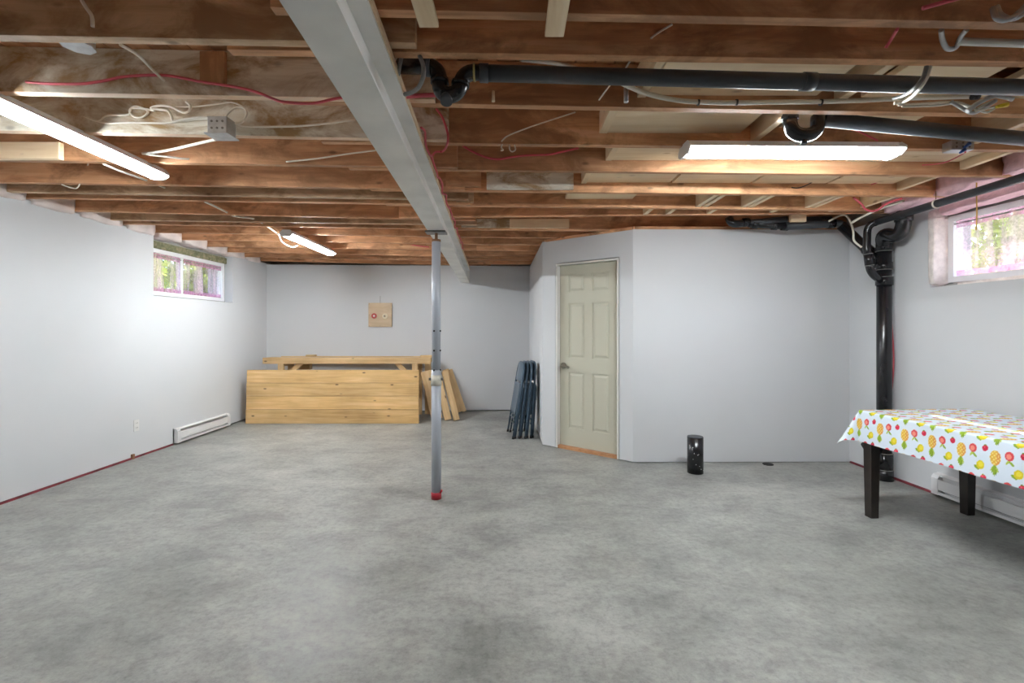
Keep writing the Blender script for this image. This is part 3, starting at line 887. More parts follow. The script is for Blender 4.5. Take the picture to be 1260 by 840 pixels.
strip(lambda Y, o_: LP(Y) + Vector((o_, 0, 0)), 0.2, 5.46, 4, 'trim_2', 'dark red membrane edge along the foot of the long wall')
strip(lambda Y, o_: RP(Y) - Vector((o_, 0, 0)), 3.82, 4.74, 8, 'trim_3', 'dark red membrane edge between closet corner and heater')

# ------------------------------------------------------------------ fluorescent strip lights
def strip_light(label, c, length, along, width=0.13, hgt=0.055, glow='tube_glow'):
    """c: centre of the underside; along: unit vector of the long axis"""
    c = Vector(c); a = Vector(along).normalized(); s = Vector((0, 0, 1)).cross(a)
    t = empty('fluorescent_light', c)
    tag(t, label, 'ceiling light')
    def slab(nm, l0, l1, prof, mat, par=None):
        m = MB()
        va = [c + a * l0 + s * p + Vector((0, 0, z)) for p, z in prof]; vb = [c + a * l1 + s * p + Vector((0, 0, z)) for p, z in prof]
        return m.hexa(va, vb).build(nm, mat, par or t)
    hl = length / 2; hw = width / 2
    slab('reflector_pan', -hl, hl, [(-hw, 0.012), (-hw * 0.7, 0.024), (hw * 0.7, 0.024), (hw, 0.012), (hw, 0.017), (hw * 0.7, 0.030), (-hw * 0.7, 0.030), (-hw, 0.017)], 'fixture_white')
    slab('housing', -hl + 0.01, hl - 0.01, [(-hw * 0.55, 0.028), (hw * 0.55, 0.028), (hw * 0.55, hgt), (-hw * 0.55, hgt)], 'fixture_white')
    for q in (-1, 1):
        ep = slab('end_plate', q * hl - 0.003, q * hl + 0.003, [(-hw, 0.004), (-hw * 0.6, -0.016), (hw * 0.6, -0.016), (hw, 0.004), (hw, 0.024), (hw * 0.6, hgt), (-hw * 0.6, hgt), (-hw, 0.024)], 'fixture_white')
        for p in (-0.036, 0.036):
            slab('tube_socket', q * (hl - 0.012) - 0.008, q * (hl - 0.012) + 0.008, [(p - 0.011, -0.014), (p + 0.011, -0.014), (p + 0.011, 0.026), (p - 0.011, 0.026)], 'fixture_white', ep)
    for p in (-0.036, 0.036):
        MB().cyl(c + a * (-hl + 0.02) + s * p + Vector((0, 0, 0.003)), c + a * (hl - 0.02) + s * p + Vector((0, 0, 0.003)), 0.0145, 14).build('fluorescent_tube', glow, t, True)
    return t
FZ = H + 0.965
strip_light('lit fluorescent strip light beside the grey junction box', (-2.315, 2.50, H + 0.995), 1.22, (-0.02, 1, 0), glow='tube_glow')
strip_light('lit fluorescent strip light hung over the stacked timber', (-2.345, 5.50, H + 0.965), 1.27, (-0.02, 1, 0), glow='tube_glow_strong')
strip_light('lit fluorescent strip light under the joists by the curtained window', (1.555, 2.64, H + 0.975), 1.19, (1, 0.02, 0), 0.17, glow='tube_glow_strong')

# ------------------------------------------------------------------ drain and vent pipes
def arc(p0, pc_, p1, n=8):                               # quadratic bend
    p0, pc_, p1 = Vector(p0), Vector(pc_), Vector(p1)
    return [(p0 * (1 - t) ** 2 + pc_ * 2 * t * (1 - t) + p1 * t * t) for t in [i / n for i in range(n + 1)]]
def pipe(name, pts, r, mat, parent, n=18):
    return MB().tube(pts, r, n).build(name, mat, parent, True)
def hub(a, b_, r, mat, parent, name='coupling'):
    return MB().cyl(a, b_, r, 20).build(name, mat, parent, True)

# long drain under the joists
dr = empty('drain_pipe', P(600, 90, 1.86)); tag(dr, 'long dark grey plastic drain pipe slung below joists, ending in a trap', 'pipe')
RA = 0.0315
A0, A1 = P(598, 90, 1.86), P(1420, 112, 1.95)
dA = (A1 - A0).normalized()
A1 = A0 + dA * ((right_x(1.98) + 0.02 - A0.x) / dA.x)
pipe('straight_pipe', [A0, A1], RA, 'grey_pipe', dr)
for x0, x1 in ((590, 601), (995, 1010)):
    t_ = lambda x: A0 + dA * ((x - 598) * 1.86 / F)
    hub(t_(x0), t_(x1), RA * 1.13, 'grey_pipe', dr)
zt = 1.86
trap = arc(P(600, 90, zt), P(584, 88, zt), P(578, 90, zt), 3) + arc(P(574, 92, zt), P(568, 96, zt), P(567, 104, zt)) + arc(P(566, 107, zt), P(562, 117, zt), P(552, 117, zt)) + arc(P(550, 117, zt), P(541, 115, zt), P(541, 103, zt)) + arc(P(541, 98, zt), P(540, 84, zt), P(528, 82, zt)) + [P(492, 81, zt + 0.04)]
pipe('trap_bend', trap, RA * 0.97, 'black_pipe', dr)
for a, b_ in (((570.5, 104), (562, 108)), ((545.5, 104), (537, 100))):
    pass
hub(P(567, 101, zt), P(566.2, 106, zt), RA * 1.15, 'black_pipe', dr, 'trap_collar')
hub(P(541, 97, zt), P(541, 103, zt), RA * 1.15, 'black_pipe', dr, 'trap_collar')
hub(P(530, 82.5, zt), P(524, 82, zt), RA * 1.15, 'grey_pipe', dr, 'trap_collar')
hub(P(582.5, 89.2, zt), P(585, 89.2, zt), RA * 1.06, 'glue_yellow', dr, 'glue_ring')
hub(P(549, 114, zt), P(549.3, 125.5, zt - 0.02), 0.0235, 'grey_pipe', dr, 'cleanout_plug')
# second drain with its own trap
d2 = empty('drain_pipe', P(1015, 148, 2.36)); tag(d2, 'dark grey drain pipe with U-trap behind the window-side strip light', 'pipe')
z2 = 2.36; RB = 0.034
B0, B1 = P(1012, 147, z2), P(1430, 187, z2 + 0.02)
B1 = B0 + (B1 - B0) * ((3.17 - B0.x) / (B1.x - B0.x))
pipe('straight_pipe', [B0, B1], RB, 'grey_pipe', d2)
pipe('trap_bend', [P(972, 128, z2 - 0.04), P(972, 148, z2 - 0.04)] + arc(P(972, 150, z2 - 0.04), P(973, 166, z2 - 0.04), P(989, 166, z2 - 0.04)) + arc(P(991, 166, z2 - 0.04), P(1006, 165, z2 - 0.03), P(1006, 153, z2 - 0.03)) + [P(1006, 146, z2 - 0.02), P(1010, 143, z2)], RB * 0.95, 'black_pipe', d2)
hub(P(972, 142, z2 - 0.04), P(972, 148, z2 - 0.04), RB * 1.12, 'black_pipe', d2, 'trap_collar')
hub(P(989.5, 170, z2 - 0.04), P(989.5, 177, z2 - 0.04), 0.014, 'black_pipe', d2, 'cleanout_plug')

# the soil stack by the closet corner
SZ = 4.21; SX = (1088 - CX) * SZ / F; SR = 0.057
def S(z): return Vector((SX, SZ, z))
def sz(y): return H - (y - HY) * SZ / F
stack = empty('soil_stack', S(0)); tag(stack, 'thick black plastic soil stack rising from floor to joists with branches', 'pipe')
riser = pipe('riser', [S(0.0), S(sz(301))], SR, 'black_pipe', stack, 26)
for ya, yb, k in ((590, 577, 1.2), (577, 558, 1.14), (351, 341, 1.15), (332, 323, 1.10), (300, 309, 1.10)):
    hub(S(sz(ya)), S(sz(yb)), SR * k, 'black_pipe', stack, 'hub')
for y_ in (557, 577, 341, 332, 309, 300):
    hub(S(sz(y_ + 0.35)), S(sz(y_ - 0.35)), SR * 1.18, 'cable_grey', riser, 'hub_rim')
pipe('cleanout_branch', [S(sz(572)), P(1069, 549, SZ - 0.02)], SR * 0.75, 'black_pipe', stack)
hub(P(1070.5, 551, SZ - 0.02), P(1067, 545, SZ - 0.02), SR * 0.88, 'black_pipe', stack, 'cleanout_cap')
# offset to the joists
so = [S(sz(304))] + arc(S(sz(302)), P(1083, 286, 4.16), P(1095, 289, 4.08)) + arc(P(1099, 290, 4.05), P(1111, 289, 3.98), P(1112, 272, 3.96)) + [P(1112, 238, 3.96)]
pipe('offset_bend', so, SR * 0.98, 'black_pipe', stack, 24)
hub(P(1112, 272, 3.96), P(1112, 264, 3.96), SR * 1.14, 'black_pipe', stack, 'hub')
# wye from the closet front run
RC = 0.045
pipe('wye_branch', [P(1035, 277, 4.52), P(1065, 305, 4.36), S(sz(332))], RC, 'black_pipe', stack)
hub(P(1066, 306, 4.36), P(1072, 311.5, 4.33), RC * 1.15, 'black_pipe', stack, 'hub')
# run along the head of the closet front wall
run = empty('waste_run', P(960, 274, 4.55)); tag(run, 'black waste pipe run tucked between joists and closet front wall top', 'pipe')
RW_ = 0.038
pipe('straight_pipe', [P(966, 278, 4.52), P(1020, 275.5, 4.52)] + arc(P(1024, 275, 4.52), P(1032, 273, 4.52), P(1038, 280, 4.51)), RW_, 'grey_pipe', run)
hub(P(1018, 275.6, 4.52), P(1026, 275.2, 4.52), RW_ * 1.15, 'black_pipe', run)
pipe('straight_pipe', [P(918, 274, 4.53), P(968, 269.5, 4.50)], RW_ * 0.75, 'grey_pipe', run)
pipe('elbow', arc(P(897, 268, 4.55), P(899, 279, 4.52), P(916, 273.5, 4.53)), RW_ * 0.95, 'black_pipe', run)
hub(P(914, 273.8, 4.53), P(921, 273.2, 4.53), RW_ * 1.12, 'black_pipe', run)
pipe('straight_pipe', [P(921, 275, 4.54), P(968, 278, 4.53)], RW_ * 0.95, 'black_pipe', run)
for x0, x1 in ((925, 932), (950, 956), (962, 969)):
    hub(P(x0, 275.3 + (x0 - 921) * 0.06, 4.54), P(x1, 275.3 + (x1 - 921) * 0.06, 4.54), RW_ * 1.16, 'black_pipe', run)
pipe('straight_pipe', [P(990, 270.5, 4.58), P(1022, 269.5, 4.58)], RW_ * 0.8, 'grey_pipe', run)
# vent along the curtained window wall
vent = empty('vent_pipe', P(1075, 274, 4.17)); tag(vent, 'dark plastic pipe running above the curtained window into the soil stack', 'pipe')
RV = 0.029
V0, V1 = P(1079, 273, 4.12), P(1560, 130, 1.99)
V1 = V0 + (Vector((3.2, 1.8, H + 0.955)) - V0) * 2.1
pipe('straight_pipe', [V0, V1], RV, 'grey_pipe', vent)
pipe('elbow', [V0] + arc(P(1077, 274, 4.13), P(1067, 276, 4.17), P(1067, 288, 4.17)) + [P(1066.5, 306, 4.15), P(1069.5, 322, 4.15)], RV * 1.02, 'black_pipe', vent)
hub(P(1068, 313, 4.15), P(1069.6, 326, 4.15), RV * 1.16, 'black_pipe', vent)
for x_, y_ in ((1067.9, 312.5), (1069.7, 326.5)):
    hub(P(x_ - 0.05, y_ - 0.4, 4.15), P(x_ + 0.05, y_ + 0.4, 4.15), RV * 1.24, 'cable_grey', vent, 'hub_rim')
pipe('elbow', arc(P(1069.7, 326, 4.15), P(1071, 335, 4.15), P(1077, 340, 4.17)) + [P(1087, 347.5, 4.21)], RV * 1.1, 'black_pipe', vent)
for Y in (3.55, 2.75):
    t_ = (Y - V0.y) / (V1.y - V0.y); c_ = V0 + (V1 - V0) * t_
    dv = (V1 - V0).normalized()
    MB().ring(c_, dv, RV * 1.0, RV * 1.16, 0.012).build('pipe_strap', 'cable_white', vent)
    MB().tube([c_ + Vector((0, 0, RV)), c_ + Vector((0, 0, 0.10))], 0.003, 6).build('hanger', 'rust', vent)

# stub in the floor and a capped drain
sb = P(855.5, 581, 4.42); sb.z = 0
stub = empty('pipe_stub', sb); tag(stub, 'short black plastic pipe stub standing on the concrete floor', 'pipe stub')
MB().cyl(sb, sb + Vector((0, 0, 0.335)), 0.072, 32).build('pipe_body', 'black_pipe', stub, True)
MB().cyl(sb + Vector((0, 0, 0.333)), sb + Vector((0, 0, 0.340)), 0.070, 32).build('top_cap', 'grey_pipe', stub)
rg = random.Random(3)
for k in range(9):
    an = rg.uniform(-1.2, 1.2); zk = rg.uniform(0.01, 0.25); rr_ = 0.0725
    d_ = Vector((math.sin(an), -math.cos(an), 0)); tv = Vector((d_.y, -d_.x, 0)); s_ = rg.uniform(0.002, 0.0045)
    pts_ = [sb + d_ * rr_ + tv * s_ * math.cos(a) * rg.uniform(0.6, 1.2) + Vector((0, 0, zk + s_ * math.sin(a))) for a in [i * math.pi / 3 for i in range(6)]]
    MB().prism(pts_, d_ * 0.0012).build('plaster_splash', 'trim_white', stub)
fd = P(945, 570.6, 4.685); fd.z = 0
o = MB().cyl(fd + Vector((0, 0, -0.002)), fd + Vector((0, 0, 0.004)), 0.05, 28).build('floor_drain', 'dark_hole'); tag(o, 'small round black drain hole at the closet front wall foot', 'drain')

# ------------------------------------------------------------------ cables, water lines and boxes
z1_, z2_, z3_ = LZ[1](-1.6) - 0.012, LZ[2](-1.8) - 0.012, LZ[3](-1.8) - 0.012
cable('red_cable', 'long red cable stapled along the mouldy joist towards the beam', 'cable', flat([(32, 101), (60, 103), (100, 103), (130, 99), (155, 94), (200, 92.5), (230, 97), (250, 101), (290, 107), (315, 113), (335, 121), (350, 125.5), (385, 127), (415, 121), (445, 118)], z1_), 0.0062, 'cable_red')
cable('red_cable', 'short red cable end emerging beside the black pipe trap', 'cable', flat([(500, 119), (515, 117.5), (541, 116.5)], 1.98), 0.009, 'cable_red')
cable('red_cable', 'red cable looping down the joist end next to the beam', 'cable', [(537, 134, 2.55), (545, 146, 2.53), (551, 165, 2.50), (550, 178, 2.55), (545, 186, 2.9), (536, 187, 2.9), (531, 194, 2.95), (527, 205, 3.0)], 0.0065, 'cable_red')
bpts = []
for i in range(34):
    u = 2.35 + 3.4 * i / 33
    bpts.append(beam_pt(u, 0.225 + 0.022 * math.sin(i * 1.7)) + bs * (0.086 + 0.006 * math.sin(i * 2.3)))
o = MB().tube(smooth_path(bpts, 4), 0.0062, 7).build('red_cable', 'cable_red', None, True)
tag(o, 'thin red cable creeping along the beam edge towards the end wall', 'cable')
cable('red_cable', 'red cable draped across a joist between beam and closet', 'cable', flat([(568, 178), (578, 184.5), (589, 190), (600, 194), (613, 195.8), (630, 193), (650, 191), (675, 190), (690, 187), (712, 182)], RZ[4](0) - 0.012), 0.0068, 'cable_red')
cable('red_cable', 'red cable crossing far joists behind the jack post', 'cable', flat([(440, 301), (470, 300), (500, 301), (528, 304)], LZ[12](-1) - 0.012), 0.008, 'cable_red')
cable('red_cable', 'stiff red cable poking down beside the closet-side joist', 'cable', [(1104, 36, 1.6), (1098, 46, 1.7), (1090, 59, 1.73)], 0.0055, 'cable_red')
cable('red_cable', 'red cable lying under a pale board above the room corner', 'cable', [(1135, 10, 1.48), (1150, 6, 1.47), (1185, -4, 1.44)], 0.0065, 'cable_red')
cable('red_cable', 'thin pink cable trailing off the grey trap pipe', 'cable', [(1016, 148, 2.5), (1040, 156, 2.56), (1055, 161, 2.58), (1080, 173, 2.58)], 0.005, 'cable_red')
# white runs by the strip light
cable('white_cable', 'bent white cable hanging from the front joist', 'cable', flat([(96, -8), (105, 8), (113, 20), (114, 33)], LZ[0](-1.6) - 0.02), 0.0062, 'cable_white')
cable('white_cable', 'stiff cream cable slanting down over the mouldy joist', 'cable', [(148, 55, 1.78), (170, 68, 1.9), (190, 88, 2.05), (211, 107, 2.12)], 0.006, 'cable_white')
cable('white_cable', 'white cable looping in curls left of the junction box', 'cable', flat([(60, 133), (95, 141), (120, 149), (133, 142), (158, 141), (162, 133), (170, 131), (182, 137), (176, 144), (166, 144), (160, 138), (163, 133), (178, 134), (190, 136)], z2_), 0.0058, 'cable_white')
cable('white_cable', 'thick white cable winding over the mouldy joist into the junction box', 'cable', flat([(229, 125), (234, 130), (233, 136), (227, 138.5), (220, 136), (210, 131), (196, 130), (186, 133), (196, 134.5), (206, 136), (211, 143), (213, 149), (225, 147), (240, 145), (256, 144)], z2_ - 0.012), 0.0068, 'cable_white')
cable('white_cable', 'white cable stapled straight along the mouldy joist to the box', 'cable', flat([(112, 147), (130, 151.5), (150, 151), (175, 151), (200, 151.5), (215, 150), (240, 147), (256, 146)], z2_), 0.0058, 'cable_white')
cable('white_cable', 'white cable leaving the junction box in a tall loop', 'cable', flat([(276, 146), (282, 138), (290, 132.5), (300, 133), (303, 140), (299, 149), (293, 152), (286, 151), (276, 147)], z2_ - 0.01), 0.0055, 'cable_white')
cable('white_cable', 'white cable running from junction box towards the steel beam', 'cable', flat([(279, 146), (290, 151.5), (300, 155), (330, 156), (370, 155), (400, 152), (437, 147.5)], z2_), 0.0055, 'cable_white')
cable('white_cable', 'white cable arching over the junction box along the joist', 'cable', flat([(206, 131), (240, 131), (268, 128), (285, 126), (298, 131), (304, 139), (300, 148)], z2_ - 0.004), 0.0045, 'cable_white')
cable('white_cable', 'flat white cable sloping from junction box to the strip light', 'cable', [(272, 170, 2.5), (250, 175, 2.6), (215, 183, 2.8), (196, 186.5, 2.85), (175, 189, 2.85)], 0.008, 'cable_white')
cable('white_cable', 'white cable fanning from strip light to the joist hole', 'cable', [(176, 189, 2.85), (200, 192, 2.9), (225, 195, 2.95), (241, 196, 3.0)], 0.0065, 'cable_white')
cable('white_cable', 'thin white wire dangling under the block left of the strip light', 'cable', [(132, 193, 2.9), (111, 196, 3.1), (108, 203, 3.4), (104, 210, 3.42), (100, 222, 3.42), (95, 231, 3.42), (88, 231, 3.42), (76, 227, 3.42)], 0.0045, 'cable_white')
cable('white_cable', 'white cable passing behind the strip light end', 'cable', [(128, 202, 3.0), (150, 211, 3.2), (178, 221, 3.4), (215, 236, 3.85)], 0.007, 'cable_white')
cable('white_cable', 'white cable threading the joists behind the strip light', 'cable', [(252, 248, 4.0), (265, 254, 4.15), (278, 260.5, 4.3), (290, 266, 4.5), (312, 269, 4.62), (325, 276, 4.85), (338, 285, 5.0), (343, 289, 5.0)], 0.009, 'cable_white')
cable('white_cable', 'white cable hanging in a loop below the far strip light', 'cable', [(343, 288, 4.95), (346, 296, 5.1), (352, 301, 5.2), (360, 304, 5.3), (366, 302, 5.4)], 0.006, 'cable_white')
cable('pale_cable', 'thin pale cable sagging along the joist to the beam', 'cable', flat([(352, 199), (390, 195), (430, 189), (462, 185)], z3_ + 0.0), 0.005, 'cable_white')
cable('pale_cable', 'pale pink cable rising across the joist right of the beam', 'cable', flat([(617, 174), (625, 167), (650, 157), (680, 147), (708, 138)], RZ[3](0.1) - 0.01), 0.004, 'cable_white')
# lines over the closet side
cable('water_line', 'beige water line curving under the drain pipe along the joist', 'pipe', [(762, 101, 2.0), (775, 107, 2.06), (795, 115, 2.12), (820, 121, 2.15), (850, 125, 2.15), (900, 126.5, 2.15), (960, 125.5, 2.16), (1010, 125, 2.16), (1060, 123.5, 2.16), (1110, 121, 2.16), (1160, 119.5, 2.16), (1200, 118.5, 2.16)], 0.0105, 'pex_beige')
for x_ in (858, 905, 1009):
    o = MB().ring(P(x_, 126, 2.15), (1, 0, 0), 0.0106, 0.014, 0.008, 14).build('pipe_clip', 'rubber'); tag(o, 'small dark clip clasping the beige water line', 'clip', 'clips on the beige water line')
cable('water_line', 'beige cable sweeping above the grey drain pipe', 'cable', [(640, 73, 1.85), (665, 75.5, 1.9), (690, 79, 2.0), (712, 85, 2.05)], 0.0085, 'pex_beige')
cable('water_line', 'white plastic water pipe leaving the frame over the window side', 'pipe', [(1180, 51, 1.70), (1220, 52.5, 1.70), (1320, 56, 1.71), (1840, 76, 1.73)], 0.0135, 'pvc_white')
cable('white_cable', 'looped pale cable slung over the grey drain near tangled wires', 'cable', [(1144, 82, 1.80), (1140, 95, 1.80), (1132, 108, 1.82), (1122, 119, 2.0), (1112, 125, 2.1), (1100, 127, 2.12)], 0.008, 'cable_white')
cable('grey_cable', 'dark grey cable slung over the drain beside a pale one', 'cable', [(1140, 82, 1.79), (1136, 95, 1.79), (1126, 108, 1.81), (1112, 117, 2.0), (1100, 121, 2.1)], 0.008, 'cable_grey')
cable('grey_cable', 'grey flexible conduit hooping down beside the black trap', 'cable', [(515, 66, 1.80), (520, 78, 1.76), (521, 92, 1.76), (516, 106, 1.80), (508, 113, 1.86), (498, 116, 1.9)], 0.0085, 'cable_grey')
cable('grey_cable', 'short grey conduit beside the beam above the trap', 'cable', [(494, 70, 1.82), (492, 80, 1.82), (490, 92, 1.86)], 0.0075, 'cable_grey')
cable('white_cable', 'thin white wire hooked off the upper joist', 'cable', flat([(801, 47), (806, 43), (815, 37), (827, 30)], RZ[1](0.5) - 0.012), 0.004, 'cable_white')
cable('white_cable', 'thin white drop wire running to a pale screw', 'cable', [(776, 74, 1.82), (764, 92, 1.95), (752, 103, 2.05), (737, 123, 2.14)], 0.0035, 'cable_white')
cable('copper_tube', 'short pale pipe end pointing down below the drain', 'pipe', flat([(770.5, 104), (770.5, 126)], 2.10), 0.0105, 'galvanised', sub=1)
cable('orange_string', 'thin orange string hanging in front of the curtained window', 'string', flat([(1202, 208), (1201.5, 235), (1202, 262), (1201, 283)], 3.30), 0.004, 'string_orange')
cable('white_cable', 'white cable drooping beside the wye pipe at the closet corner', 'cable', [(1020, 272, 4.4), (1038, 264, 4.4), (1046, 272, 4.38), (1050, 285, 4.3), (1051, 296, 4.3), (1060, 304, 4.25)], 0.009, 'cable_white')
cable('white_cable', 'pale cables bunched above the closet corner pipes', 'cable', [(1048, 274, 4.2), (1062, 266, 4.1), (1085, 256, 3.98), (1112, 247, 3.8)], 0.010, 'cable_white')
cable('pink_cable', 'pink cable drooping between pale blocks by the corner', 'cable', [(1050, 243, 3.7), (1060, 251, 3.72), (1066, 258, 3.72), (1078, 259, 3.7), (1092, 250, 3.6), (1110, 244, 3.55)], 0.008, 'cable_red')
cable('dark_wire', 'thin red and dark wire curving out of the blue capped box', 'cable', [(1188, 187, 2.62), (1180, 192, 2.9), (1165, 199, 3.05), (1150, 202, 3.06), (1135, 203, 3.06)], 0.004, 'cable_red')
cable('dark_wire', 'black wire tuft under the joist over the closet front', 'cable', flat([(974, 230.5), (983, 231), (996, 226), (1008, 218)], RZ[5](2.1) - 0.02), 0.004, 'cable_black')
cable('dark_wire', 'red wire running along the joist above the closet corner', 'cable', flat([(1072, 227), (1085, 223), (1105, 218)], RZ[5](2.6) - 0.02), 0.004, 'cable_red')
cable('red_cable', 'red cable bulging out behind the soil stack above the tablecloth', 'cable', [(1093, 360, 4.2), (1097, 400, 4.2), (1099.5, 440, 4.2), (1098, 470, 4.2), (1094, 500, 4.22)], 0.007, 'cable_red')
o = MB().tube([P(607, 112, 2.12), P(607, 125, 2.12)], [0.006, 0.008], 8).build('wooden_peg', 'new_pine', None, True); tag(o, 'short pale wooden peg on the joist below the drain pipe', 'peg')
for pts_, lb in (([(618, 177), (617, 181), (619, 184.5), (616, 185)], 'small white hook under the joist between beam and closet'), ([(627, 178), (627, 183), (630, 186.5), (634, 184), (633, 178)], 'bent white hook beside a smaller one under the joist')):
    cable('wire_hook', lb, 'hook', flat(pts_, RZ[3](0.0) + 0.01), 0.004, 'cable_white')
# sagging grey armoured cables at the window-side ceiling
for k, (pts_, lb) in enumerate((
        ([(1275, -6, 1.48), (1255, 14, 1.47), (1240, 24, 1.47), (1226, 22, 1.48), (1222, 10, 1.50)], 'grey armoured cable bunched at the front joist over the window side'),
        ([(1275, 4, 1.49), (1250, 22, 1.48), (1232, 19, 1.49), (1226, 8, 1.5)], 'second grey armoured cable of the bunch at the front joist'),
        ([(1158, 37, 1.66), (1160, 50, 1.70), (1166, 60, 1.72), (1176, 58, 1.72), (1183, 44, 1.68), (1190, 36, 1.65)], 'grey armoured cable hooked round the white pipe end'))):
    cable('armoured_cable', lb, 'cable', pts_, 0.0085, 'galvanised')
# tangle of wires with a box
for k, (pts_, r_, mt_, lb) in enumerate((
        ([(1105, 129, 2.12), (1130, 128, 2.12), (1165, 126, 2.12), (1185, 128, 2.12), (1196, 138, 2.11), (1206, 132, 2.10), (1222, 124, 2.1)], 0.006, 'cable_white', 'pale cable winding through the wire tangle under the drain'),
        ([(1110, 131, 2.12), (1150, 130, 2.12), (1180, 127, 2.11), (1200, 134, 2.1), (1215, 138, 2.1), (1228, 130, 2.1)], 0.005, 'pex_beige', 'beige cable winding through the wire tangle under the drain'),
        ([(1170, 125, 2.1), (1185, 134, 2.1), (1197, 139, 2.1), (1212, 132, 2.08), (1225, 124, 2.08)], 0.008, 'galvanised', 'grey armoured cable in the wire tangle under the drain'),
        ([(1190, 137, 2.09), (1205, 126, 2.08), (1225, 118, 2.06), (1246, 122, 2.06)], 0.010, 'galvanised', 'thick grey armoured cable arching over the yellow wire nut'),
        ([(1200, 137, 2.08), (1222, 132, 2.07), (1236, 129, 2.07)], 0.004, 'cable_white', 'short pale wire running into the yellow wire nut'))):
    cable('tangled_cable', lb, 'cable', pts_, r_, mt_)
o = MB().tube([P(1226, 131.5, 2.06), P(1239, 128.5, 2.06)], [0.006, 0.011], 10).build('wire_nut', 'wire_nut_yellow', None, True); tag(o, 'yellow wire nut on the tangled cables under the drain', 'wire nut')
o = MB().tube([P(1196, 119, 2.12), P(1204, 118.6, 2.12)], 0.0135, 12).build('pipe_plug', 'rubber', None, True); tag(o, 'black plug capping the end of the beige water line', 'plug')

def metal_box(label, x0, x1, y0, y1, Z, depth, plate=False):
    a, b_ = P(x0, y1, Z), P(x1, y0, Z)
    e = empty('junction_box', ((a.x + b_.x) / 2, Z, a.z)); tag(e, label, 'junction box')
    bb = MB().bevel_box(a.x, b_.x, Z, Z + depth, a.z, b_.z, 0.004).build('box_body', 'galvanised', e)
    for k in range(3):
        for q in range(2):
            xk = a.x + (b_.x - a.x) * (0.22 + 0.28 * k); zk = a.z + (b_.z - a.z) * (0.3 + 0.4 * q)
            MB().cyl((xk, Z + 0.001, zk), (xk, Z - 0.0015, zk), 0.006, 10).build('knockout', 'steel_dark', bb)
    if plate:
        MB().bevel_box(a.x - 0.012, b_.x + 0.012, Z - 0.012, Z + depth + 0.01, a.z - 0.006, a.z, 0.002).build('cover_plate', 'galvanised', e)
    return e
zb = z2_ - 0.085
metal_box('grey metal junction box under the mouldy joist with white cables', 255, 279, 142.5, 163.5, zb, 0.082, True)
eb = metal_box('open grey metal box with blue wire nuts near the pink insulation', 1171, 1199, 172, 184, RZ[3](2.2) - 0.065, 0.06)
for k, (a, b_) in enumerate((((1186, 182), (1193, 176.5)), ((1181, 188), (1187, 184)))):
    Zk = RZ[3](2.2) - 0.085
    MB().tube([P(a[0], a[1], Zk), P(b_[0], b_[1], Zk)], [0.005, 0.011], 10).build('wire_nut', 'wire_nut_blue', eb, True)
oc = P(95, 57, 1.86)
e = empty('ceiling_box', oc); tag(e, 'round white metal ceiling box between the front joists', 'junction box')
zc_ = H + 1.115
MB().tube([Vector((oc.x, oc.y, zc_)), Vector((oc.x, oc.y, zc_ + 0.04))], 0.055, 8).build('box_body', 'galvanised', e)
MB().tube([Vector((oc.x, oc.y, zc_ - 0.003)), Vector((oc.x, oc.y, zc_))], 0.058, 8).build('cover_plate', 'galvanised', e)
board('hanger_bar', (oc.x - 0.15, oc.y, zc_ + 0.045), (oc.x + 0.15, oc.y, zc_ + 0.045), 0.02, 0.1, 'galvanised', e, anchor=(0.5, 0.0))

# ------------------------------------------------------------------ timber by the end wall
PZ = 6.69
pa, pb_ = P(302, 521, PZ), P(515, 521, PZ)
top = empty('wooden_tabletop', ((pa.x + pb_.x) / 2, PZ, 0)); tag(top, 'long tabletop of joined pine planks standing on its edge', 'tabletop')
hts = [0.20, 0.19, 0.185, 0.185]; z = 0.0
lean = 0.03
for i, hh in enumerate(hts):
    y0 = PZ + lean * z / 0.76
    d_ = Vector((0, lean * hh / 0.76, hh)).normalized()
    board('plank', (pa.x + (0.004 if i % 2 else 0), y0, z + 0.001), (pb_.x - (0.003 if i == 1 else 0), y0, z + 0.001), 0.04, hh - 0.0025, 'shop_plank', top, up=d_, anchor=(0.0, 0.0), bev=0.003)
    z += hh
for X in (pa.x + 0.35, (pa.x + pb_.x) / 2, pb_.x - 0.35):
    board('cleat', (X, PZ + 0.042, 0.06), (X, PZ + 0.042 + lean * 0.85, 0.70), 0.09, 0.038, 'shop_pine', top, up=(0, 1, 0), anchor=(0.5, 0.0))
